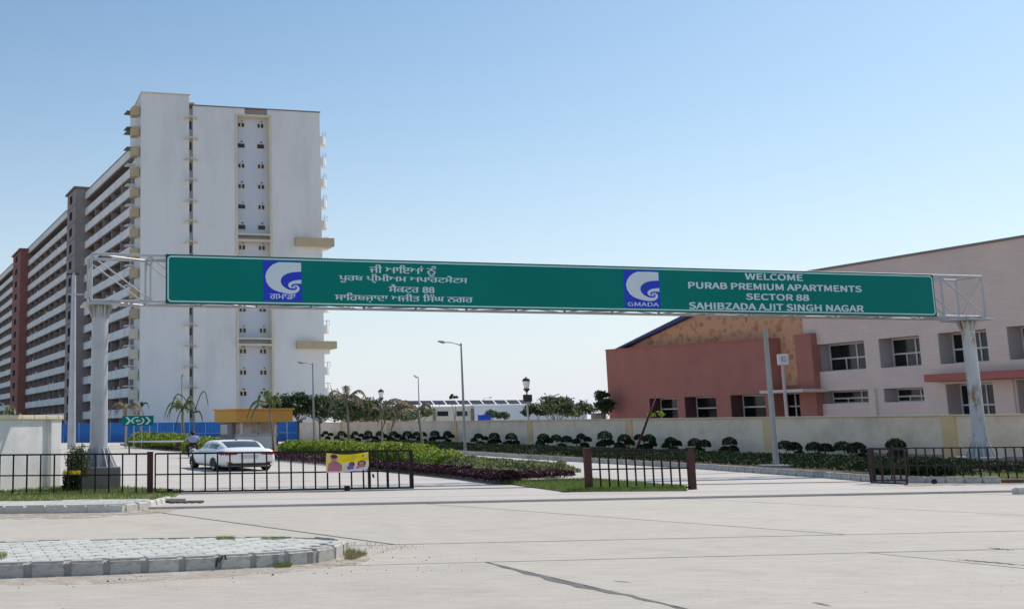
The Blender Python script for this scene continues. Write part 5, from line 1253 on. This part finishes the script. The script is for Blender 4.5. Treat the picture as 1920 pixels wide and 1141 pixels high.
def lantern_post(px, ytop, D, label):
    b = AT(px[1], 826, D); b.z = .05; top = AT(px[0], ytop, D); t = thing('lantern_post', b, label, 'lamp post', 'lamp posts with upright glass lanterns'); z = top.z; x, y = b.x, b.y
    MB().tube([(x, y, .05), (x, y, z-1.3)], [.11, .07], 8).build('pole', M['lamp'], t)
    MB().lathe((x, y, 0), [(.08, z-1.3), (.30, z-1.05), (.33, z-1.0), (.20, z-.98)], 12).build('collar', M['dark'], t)
    MB().lathe((x, y, 0), [(.20, z-.978), (.34, z-.35), (.30, z-.33)], 12).build('glass', M['booth'], t); MB().lathe((x, y, 0), [(.36, z-.325), (.30, z-.15), (.06, z-.02), (.03, z+.08)], 12).build('cap', M['dark'], t); return t
l1 = lantern_post((711, 717), 729, 130, 'lantern post behind the trees, left of the slim street lamp')
l2 = lantern_post((987, 992), 707, 100, 'lantern post with a black box on it, beside the round tree')
p = wloc(l2); zz_ = gz(986, 746, p); MB().box((p.x-.0, p.y-.2, zz_), (.75, .3, .62)).build('control_box', M['dark'], l2, bevel=.02)
# near grey pole with footing, in the right verge
b = G(1456, 876, .2); t = thing('steel_pole', b, 'plain grey pole on a square footing in the dark hedge, rising to the sign', 'pole')
zt_ = gz(1437, 617, b); MB().tube([b, (b.x, b.y, zt_*.55), (b.x, b.y, zt_)], [.13, .115, .09], 12).build('shaft', M['lamp'], t, smooth='auto')
MB().box((b.x, b.y-.05, .24), (1.35, .9, .18), .1).build('footing', M['kerbd'], t, bevel=.02)
b = AT(1477, 800, 74); t = thing('sign_post', (b.x, b.y, .1), 'thin post with a small white box sign behind the compound wall', 'sign')
zt_ = gz(1461, 690, b); MB().tube([(b.x, b.y, .1), (b.x, b.y, zt_+.35)], .11, 8).build('shaft', M['revealgrey'], t); zt2 = gz(1461, 674, b)
MB().box((b.x, b.y-.1, zt2), (.66, .3, .7)).build('box_sign', M['frame'], t, bevel=.04)
MB().box((b.x-.02, b.y-.256, zt2+.02), (.30, .008, .30), 0).build('dark_mark', M['lamp'], t); MB().box((b.x+.02, b.y-.262, zt2+.03), (.14, .008, .12)).build('pale_mark', M['frame'], t)
# leaning stake
b = G(1186, 862, .2); tp = AT(1231, 740, b.y+.4); st_ = thing('leaning_stake', b, 'dark wooden stake leaning to the right in front of the compound wall', 'stake')
MB().tube([b, b.lerp(tp, .5), tp], [.07, .065, .035], 7).build('shaft', M['gatepost'], st_, smooth=True)
# tall utility pole at left
b = AT(134, 832, 112); b.z = .05; zt_ = gz(124, 512, b); t = thing('utility_pole', b, 'tall tapered concrete utility pole with two cross arms before the stair core', 'utility pole')
MB().lathe((b.x, b.y, 0), [(.42, 0), (.33, zt_*.4), (.20, zt_)], 14).build('shaft', M['pole'], t, smooth='auto')
MB().box((b.x-.1, b.y-.1, zt_-.1), (1.3, .12, .16)).build('cross_arm', M['dark'], t); z2 = gz(130, 552, b); MB().box((b.x+.2, b.y-.1, z2), (1.5, .12, .14)).build('cross_arm', M['steel'], t)
for k in (-.6, 0, .6): MB().lathe((b.x+k, b.y-.1, zt_-.02), [(.05, 0), (.07, .06), (.04, .18)], 8).build('insulator', M['soffit'], t)

# ================================================================== FAR BUILDING WITH SOLAR PANELS
FB = AT(700, 800, 165); FBF = Fr((FB.x, FB.y), 88, 1); f_ = lambda a, b, t=0: FBF.px(a, b, t)
fb = thing('solar_building', FBF.pt(0, 0, 0), 'low far cream and white building with a row of solar panels on its roof', 'building')
x0, x1, x2 = f_(660, 780)[0], f_(888, 780)[0], f_(1098, 780)[0]; z0 = f_(800, 762)[1]; z1 = f_(1000, 758)[1]
MB().fbox(FBF, x0, x1, -14, 0, 0, z0).build('wall', M['farcream'], fb); MB().fbox(FBF, x1+.01, x2, -14, .6, 0, z1).build('wall', M['farwhite'], fb)
for xa in (792, 830, 866): 
    s, z = f_(xa, 774); w_ = MB().fbox(FBF, s-.9, s+.9, 0, .04, z-.5, z+.35).build('window', M['frame'], fb); MB().fbox(FBF, s-.8, s+.8, .04, .06, z-.42, z+.27).build('pane', M['glass'], w_)
for xa in (814, 885): s = f_(xa, 774)[0]; MB().fbox(FBF, s-.16, s+.16, 0, .3, 0, z0-.3).build('downpipe', M['soffit'], fb)
for k in range(13):
    s = f_(700+k*23.3, 760)[0]; w_ = 1.62; zb = z1+.1+.0; zz_ = f_(840, 751.5)[1]
    MB().hexa([FBF.pt(s, -.2, zb), FBF.pt(s+w_, -.2, zb), FBF.pt(s+w_, -.28, zb), FBF.pt(s, -.28, zb), FBF.pt(s-.25, -1.2, zz_+.12), FBF.pt(s+w_-.25, -1.2, zz_+.12), FBF.pt(s+w_-.25, -1.28, zz_+.12), FBF.pt(s-.25, -1.28, zz_+.12)]).build('solar_panel', M['solar'], fb)
    MB().fbox(FBF, s+.8, s+.86, -1.2, -1.1, z1-.5, zz_+.05).build('panel_leg', M['steel'], fb)
p = AT(908, 784, 135); tk = thing('water_tank', (p.x, p.y, 0), 'bright blue box tank just above the compound wall', 'tank')
MB().box((p.x, p.y, gz(908, 781, p)-1.0), (1.35, 1.0, 2.3)).build('shell', M['bluetank'], tk, bevel=.06); MB().box((p.x, p.y, gz(908, 781, p)+.18), (1.5, 1.1, .08)).build('lid', M['bluetank'], tk, bevel=.02)
p = AT(1121, 784, 120); tk = thing('roof_cabin', (p.x, p.y, 0), 'small grey block beside the corner of the brick red hall', 'shed')
MB().box((p.x, p.y, 1.6), (1.0, 1.4, 3.0)).build('wall', M['soffit'], tk); MB().box((p.x, p.y, gz(1121, 775, p)), (1.2, 1.6, .12)).build('roof', M['soffit'], tk)

# ================================================================== PLANTING
def onpx(fr, a): s = fr.sx(a, 800); return fr.pt(s, 0, 0)
LNF = Fr(tuple(WF.pt(0, 1.35, 0))[:2], -15, -1)
def topiary(a, hw, ytop, caps, label, fr=LNF, seed=0):
    random.seed(1000+int(a)); b = onpx(fr, a); s_ = FPX/b.y; Wd = hw*2/s_; zt = gz(a, ytop, b); b.z = .2
    vs_ = random.uniform(.85, 1.18); t = thing('topiary_shrub', b, label, 'clipped shrub', 'clipped pom-pom shrubs along the compound wall')
    for dx, dz, r in caps:
        c = Vector((b.x+dx*Wd*.36*vs_, b.y+random.uniform(-.25, .25), zt-dz*1.25*vs_)); r = r*random.uniform(1.3, 1.65)*vs_
        MB().tube([(b.x+dx*.12, b.y, .15), (b.x+dx*Wd*.33, c.y, zt*.45), (c.x, c.y, c.z)], [.035, .03, .02], 5).build('stem', M['trunk'], t, smooth=True)
        mb = MB(); pts = []
        for _ in range(760):
            a1 = random.uniform(0, 6.283); e = random.uniform(-.35, 1); ce = math.sqrt(1-e*e); q = random.uniform(.75, 1.0)
            pts.append(c+Vector((math.cos(a1)*ce*r*1.15*q, math.sin(a1)*ce*r*q, (e-.3)*r*.95*q)))
        leafcloud(mb, pts, .062, .8); mb.build('cap', M['leaftop'], t, fix=False)
    return t
A1 = [(-.75,.55,.20),(0,.22,.27),(.8,.42,.20),(.1,.8,.2)]; A2 = [(-.9,.5,.19),(-.2,.22,.25),(.2,.75,.22),(.85,.38,.20)]; A3 = [(-.75,.24,.24),(.6,.30,.25),(-.1,.65,.22),(.9,.85,.17)]
A4 = [(0,.22,.30),(-.8,.70,.20),(.8,.60,.19),(-.3,.62,.22)]; A5 = [(-.75,.22,.25),(.5,.28,.27),(-.8,.80,.18),(.1,.75,.22),(1.0,.6,.16)]
for a, hw, y, cp_, lb in (
 (1018,15,812,A1,'clipped shrub, first one right of the fourth yellow pillar from the right'),
 (1052,17,812,A3,'clipped shrub, second one right of the fourth yellow pillar from the right'),
 (1090,17,811,A2,'clipped shrub just left of the tall round-topped one near the middle fence post'),
 (1134,15,808,A4,'tall round-topped clipped shrub, second one left of the leaning stake'),
 (1168,14,812,A1,'clipped shrub nearest the leaning stake on its left'),
 (1208,18,812,A5,'dense clipped shrub just right of the leaning stake'),
 (1258,19,818,A2,'clipped shrub showing above the right half of the short fence panel'),
 (1310,18,820,A3,'clipped shrub right behind the right brown post of the short panel'),
 (1364,19,818,A4,'clipped shrub with a big top cap, first one left of the plain grey pole'),
 (1483,19,824,A5,'clipped shrub, first one right of the plain grey pole'),
 (1534,23,825,A3,'clipped shrub, second one right of the plain grey pole'),
 (1592,28,824,A5,'widest clipped shrub, third one right of the plain grey pole'),
 (1676,18,822,A4,'umbrella-headed clipped shrub behind the end of the right sliding gate')):
    topiary(a, hw, y, cp_, lb)
LNF2 = Fr(tuple(WF.pt(0, 1.1, 0))[:2], -15, -1)
lab = ['small far clipped shrub nearest the guard booth side of the wall','small clipped shrub behind the bright hedge, second from the booth side','small clipped shrub behind the light palm trunk','small clipped shrub just right of the light palm trunk','small clipped shrub left of the slim street lamp','small clipped shrub directly right of the slim street lamp','small clipped shrub behind the drooping brown palm','clipped shrub just right of the drooping brown palm trunk','clipped shrub left of the tallest street lamp','clipped shrub touching the foot of the tallest street lamp','clipped shrub first right of the tallest street lamp','clipped shrub, second one right of the tallest street lamp','clipped shrub just left of the fourth yellow pillar from the right']
for a, l in zip((612,640,668,690,712,738,763,787,815,838,898,925,957), lab):
    topiary(a, 14 if a < 880 else 16, 807 if a < 860 else 811, random.choice((A1, A3, A4, A2)), l, LNF2)
random.seed(21)
kl = [krp[i] for i in range(len(krp))]
def mixl(q, a, b): return [tuple(Vector(p).lerp(Vector(w_), q)) for p, w_ in zip(a, b)]
wl_pts = []
for p in kl:
    s = (Vector((p[0], p[1], 0))-WF.p).dot(WF.D); wl_pts.append(wl(s, .6))
core_ = slice(2, 10)
hedge('hedge', mixl(.30, kl, wl_pts)[core_], 1.7, .30, 30000, .075, M['leafhedge'], 'low dark green hedge strip just behind the right kerb', z0=.2, lump=.3)
hedge('hedge', mixl(.62, kl, wl_pts)[core_], 2.2, .42, 42000, .075, M['leafhedge'], 'taller dark hedge strip under the clipped shrubs along the wall', z0=.2, lump=.2)
hedge('hedge', [G(1640,893,.2).xy, G(1780,893,.2).xy], 1.4, .55, 5000, .075, M['leafhedge'], 'dark hedge behind the end of the right sliding gate', z0=.2)
# median
m_ = lambda a, b: tuple(G(a, b, .2).xy)
hedge('hedge', [m_(545,852), m_(640,858), m_(740,866), m_(800,872)], 2.0, 1.02, 30000, .10, M['leafbright'], 'bright yellow green hedge along the median, right of the white sedan', z0=.15, lump=.12)
hedge('hedge', [m_(790,872), m_(850,878)], 2.0, .85, 6000, .085, M['leafbright'], 'loose lower end of the bright green hedge, beside the low plants', z0=.15, lump=.3)
hedge('hedge', [m_(258,836), m_(300,838), m_(352,842)], 2.5, 1.25, 12000, .13, M['leafbright'], 'bright green hedge behind the boom barrier, left of the rider', z0=.15, lump=.25)
hedge('hedge', [m_(360,846), m_(400,850)], 2.0, 1.05, 5000, .12, M['leafbright'], 'short bright green hedge between the rider and the guard booth', z0=.15, lump=.3)
hedge('ground_cover', [m_(850,878), m_(930,884), m_(1000,888), m_(1060,889)], 1.4, .42, 7000, .075, M['leafmix'], 'low pale green and white leaved plants along the tip of the median', z0=.15, lump=.4, kind='stuff')
hedge('ground_cover', [m_(228,834), m_(300,841), m_(376,848), m_(509,860), m_(605,868)], .9, .36, 16000, .08, M['leafmaroon'], 'maroon leaved edging plants behind the far part of the median kerb', z0=.18, side=.75, kind='stuff')
hedge('ground_cover', [m_(605,868), m_(758,883), m_(850,892), m_(925,902)], .9, .34, 22000, .07, M['leafmaroon'], 'maroon leaved edging plants behind the near part of the median kerb', z0=.18, side=.65, kind='stuff')
hedge('ground_cover', [m_(930,897), m_(1010,893), m_(1070,891)], .7, .22, 5000, .06, M['leafmaroon'], 'short maroon edging plants at the grass end of the median', z0=.18, kind='stuff')
hedge('ground_cover', [m_(760,877), m_(860,886), m_(960,893)], 1.2, .30, 7000, .07, M['leafmix'], 'mixed pale plants between the maroon edging and the bright hedge', z0=.18, kind='stuff')
hedge('ground_cover', [m_(770,852), m_(850,862), m_(930,870), m_(1010,878), m_(1060,884)], 1.3, .30, 11000, .08, M['leafmix'], 'low pale plants along the right hand kerb of the median', z0=.18, kind='stuff')
hedge('ground_cover', [m_(860,872), m_(930,878), m_(1010,883)], 1.6, .30, 7000, .08, M['leafbright'], 'patchy yellow green plants in the middle of the median tip', z0=.18, kind='stuff')
# bare twiggy shrubs at the median end
for a, y, h, lb in ((992,880,1.0,'bare twiggy shrub at the left of the median tip'),(1010,884,.85,'bare twiggy shrub in the middle of the median tip'),(1045,887,.95,'bare twiggy shrub at the right end of the median tip')):
    b = G(a, y, .2); t = thing('bare_shrub', b, lb, 'shrub'); mb = MB()
    for k in range(9):
        d = Vector((random.uniform(-1, 1)*.6, random.uniform(-.5, .5), 1)).normalized(); e1_ = b+d*h*.5; mb.tube([b, e1_, e1_+Vector((random.uniform(-.4, .4), random.uniform(-.3, .3), h*.45))], [.014, .010, .004], 4)
    mb.build('twigs', M['palmtrunk'], t); mb = MB(); leafcloud(mb, [b+Vector((random.gauss(0,.3), random.gauss(0,.25), h*random.uniform(.3, .9))) for _ in range(60)], .04); mb.build('leaves', M['leafmix'], t, fix=False)

# trees
def tr_(a, yb, D, ytop, rpx, rzf, n, leaf, m, lb, **k):
    b = AT(a, yb, D); b.z = .05; H = gz(a, ytop, b); s = FPX/D; return tree(b, H, rpx/s, rzf/s, n, leaf, m, lb, **k)
tr_(560, 822, 118, 738, 42, 22, 5200, .20, M['leaf'], 'dark broad-leaved tree rising behind the guard booth roof', clumps=24)
tr_(520, 822, 122, 745, 30, 14, 2600, .20, M['leafpale'], 'pale-edged small tree behind the left part of the booth roof', clumps=16)
tr_(628, 822, 146, 742, 34, 24, 4200, .19, M['leafpale'], 'loose grey green tree right of the white tower', clumps=26)
tr_(683, 822, 140, 748, 40, 24, 4600, .19, M['leafpale'], 'spreading pale green tree behind the bright hedge', clumps=26)
tr_(752, 815, 135, 758, 30, 16, 2600, .20, M['leafpale'], 'low rounded tree before the cream part of the far building', clumps=18)
tr_(1045, 812, 112, 749, 52, 17, 6400, .17, M['leafpale'], 'wide umbrella-shaped tree above the wall left of the brick red hall', clumps=30, open_=.3)
tr_(1000, 812, 112, 765, 22, 9, 1500, .17, M['leaf'], 'dark low left bough tree beside the lantern post', clumps=12)
tr_(1086, 812, 116, 757, 26, 14, 2600, .17, M['leafpale'], 'smaller tree merging with the right of the umbrella-shaped tree', clumps=16)
tr_(1134, 812, 104, 727, 13, 32, 2000, .17, M['leaf'], 'narrow dark tree against the left corner of the brick red hall', clumps=18)
tr_(922, 812, 140, 768, 11, 9, 900, .17, M['leafpale'], 'small round tree right of the blue tank', clumps=9)
tr_(944, 812, 140, 770, 9, 8, 700, .17, M['leafpale'], 'smallest round tree before the white far wall', clumps=8)
tr_(854, 812, 150, 740, 9, 4, 320, .18, M['leaf'], 'thin tree top peeking over the solar panels', clumps=5)
tr_(1232, 812, 78.5, 773, 16, 5, 900, .10, M['leafbright'], 'yellow green bush top just above the compound wall by the stake', clumps=8, tr=.05)
tr_(600, 822, 132, 746, 36, 20, 3800, .19, M['leaf'], 'dense dark tree just right of the base of the white tower', clumps=24)
tr_(655, 822, 142, 752, 34, 20, 3600, .19, M['leafpale'], 'bushy grey green tree between the pale trunked palm and the lantern post', clumps=22)
tr_(715, 815, 145, 757, 32, 17, 3000, .19, M['leaf'], 'dark bushy tree below the left lantern post', clumps=20)
tr_(785, 815, 145, 764, 26, 13, 2000, .19, M['leafpale'], 'low bushy tree beside the drooping brown palm', clumps=16)
# palms
def pb(a, y, D): b = AT(a, y, D); b.z = .05; return b
b = pb(343, 830, 112); palm(b, gz(343, 768, b), [(2.9,2.6,1.0),(3.4,2.2,.6),(.2,1.8,1.1),(.8,1.6,1.2),(2.2,1.6,1.2),(4.2,1.5,.9),(5.2,1.6,.8),(3.1,1.4,1.4),(.0,1.4,1.5)], M['palmgreen'], 'green palm with arching fronds in front of the tower, above the bright hedge', leaflet=.5)
b = pb(364, 830, 108); palm(b, gz(372, 775, b), [(3.2,3.2,2.4,M['palmdark']),(.1,1.8,2.4,M['palmdark']),(2.8,2.6,.9,M['palmdark']),(.5,1.2,.4,M['palmdark'])], M['palmdark'], 'sparse dark palm of long bent fronds just left of the guard booth', leaflet=.28, tr=.08, droop=1.3)
b = pb(236, 830, 125); palm(b, gz(236, 764, b), [(k*.75+.2, random.uniform(1.8, 2.8), random.uniform(.4, 1.1)) for k in range(9)], M['palmbrown'], 'dry brown palm above the green chevron board', leaflet=.6)
b = pb(262, 830, 128); palm(b, gz(264, 768, b), [(.2,1.4,1.0),(3.0,1.0,.8),(1.2,.9,1.0)], M['palmdark'], 'tiny hooked palm right of the dry brown palm', leaflet=.3, tr=.08)
b = G(513, 848, .2); palm(b, gz(503, 762, b), [(3.1,2.3,.5),(3.5,2.0,.2),(.1,1.3,.8),(2.6,1.4,1.0),(5.0,1.2,.5),(.7,1.5,.9),(1.6,1.0,1.2)], M['palmgreen'], 'young green palm standing in front of the guard booth', lean=(-.3, 0), tr=.07, leaflet=.45)
b = G(655, 848, .2); palm(b, gz(650, 752, b), [(2.9,2.2,.9),(3.4,2.0,.3),(.0,2.2,.9),(.3,1.9,.4),(1.5,1.4,1.2),(4.5,1.5,.6),(5.4,1.6,.5)], M['palmbrown'], 'pale trunked palm rising from the hedge left of the slim lamp', lean=(-.1, 0), tr=.09, leaflet=.5)
b = G(795, 868, .2); palm(b, gz(785, 776, b), [(3.14,2.9,.9),(3.0,2.5,.5),(.1,1.1,.5),(3.5,2.2,.2),(2.5,1.6,.7)], M['palmbrown'], 'drooping brown palm with a wide flat crown over the median', lean=(-.25, 0), tr=.075, droop=.8, leaflet=.4)
b = pb(717, 830, 100); palm(b, gz(714, 770, b), [(3.0,1.6,.5),(.2,1.8,.6),(1.5,1.0,.6),(4.6,1.2,.4)], M['palmbrown'], 'small dull palm below the left lantern post', leaflet=.4, tr=.08)
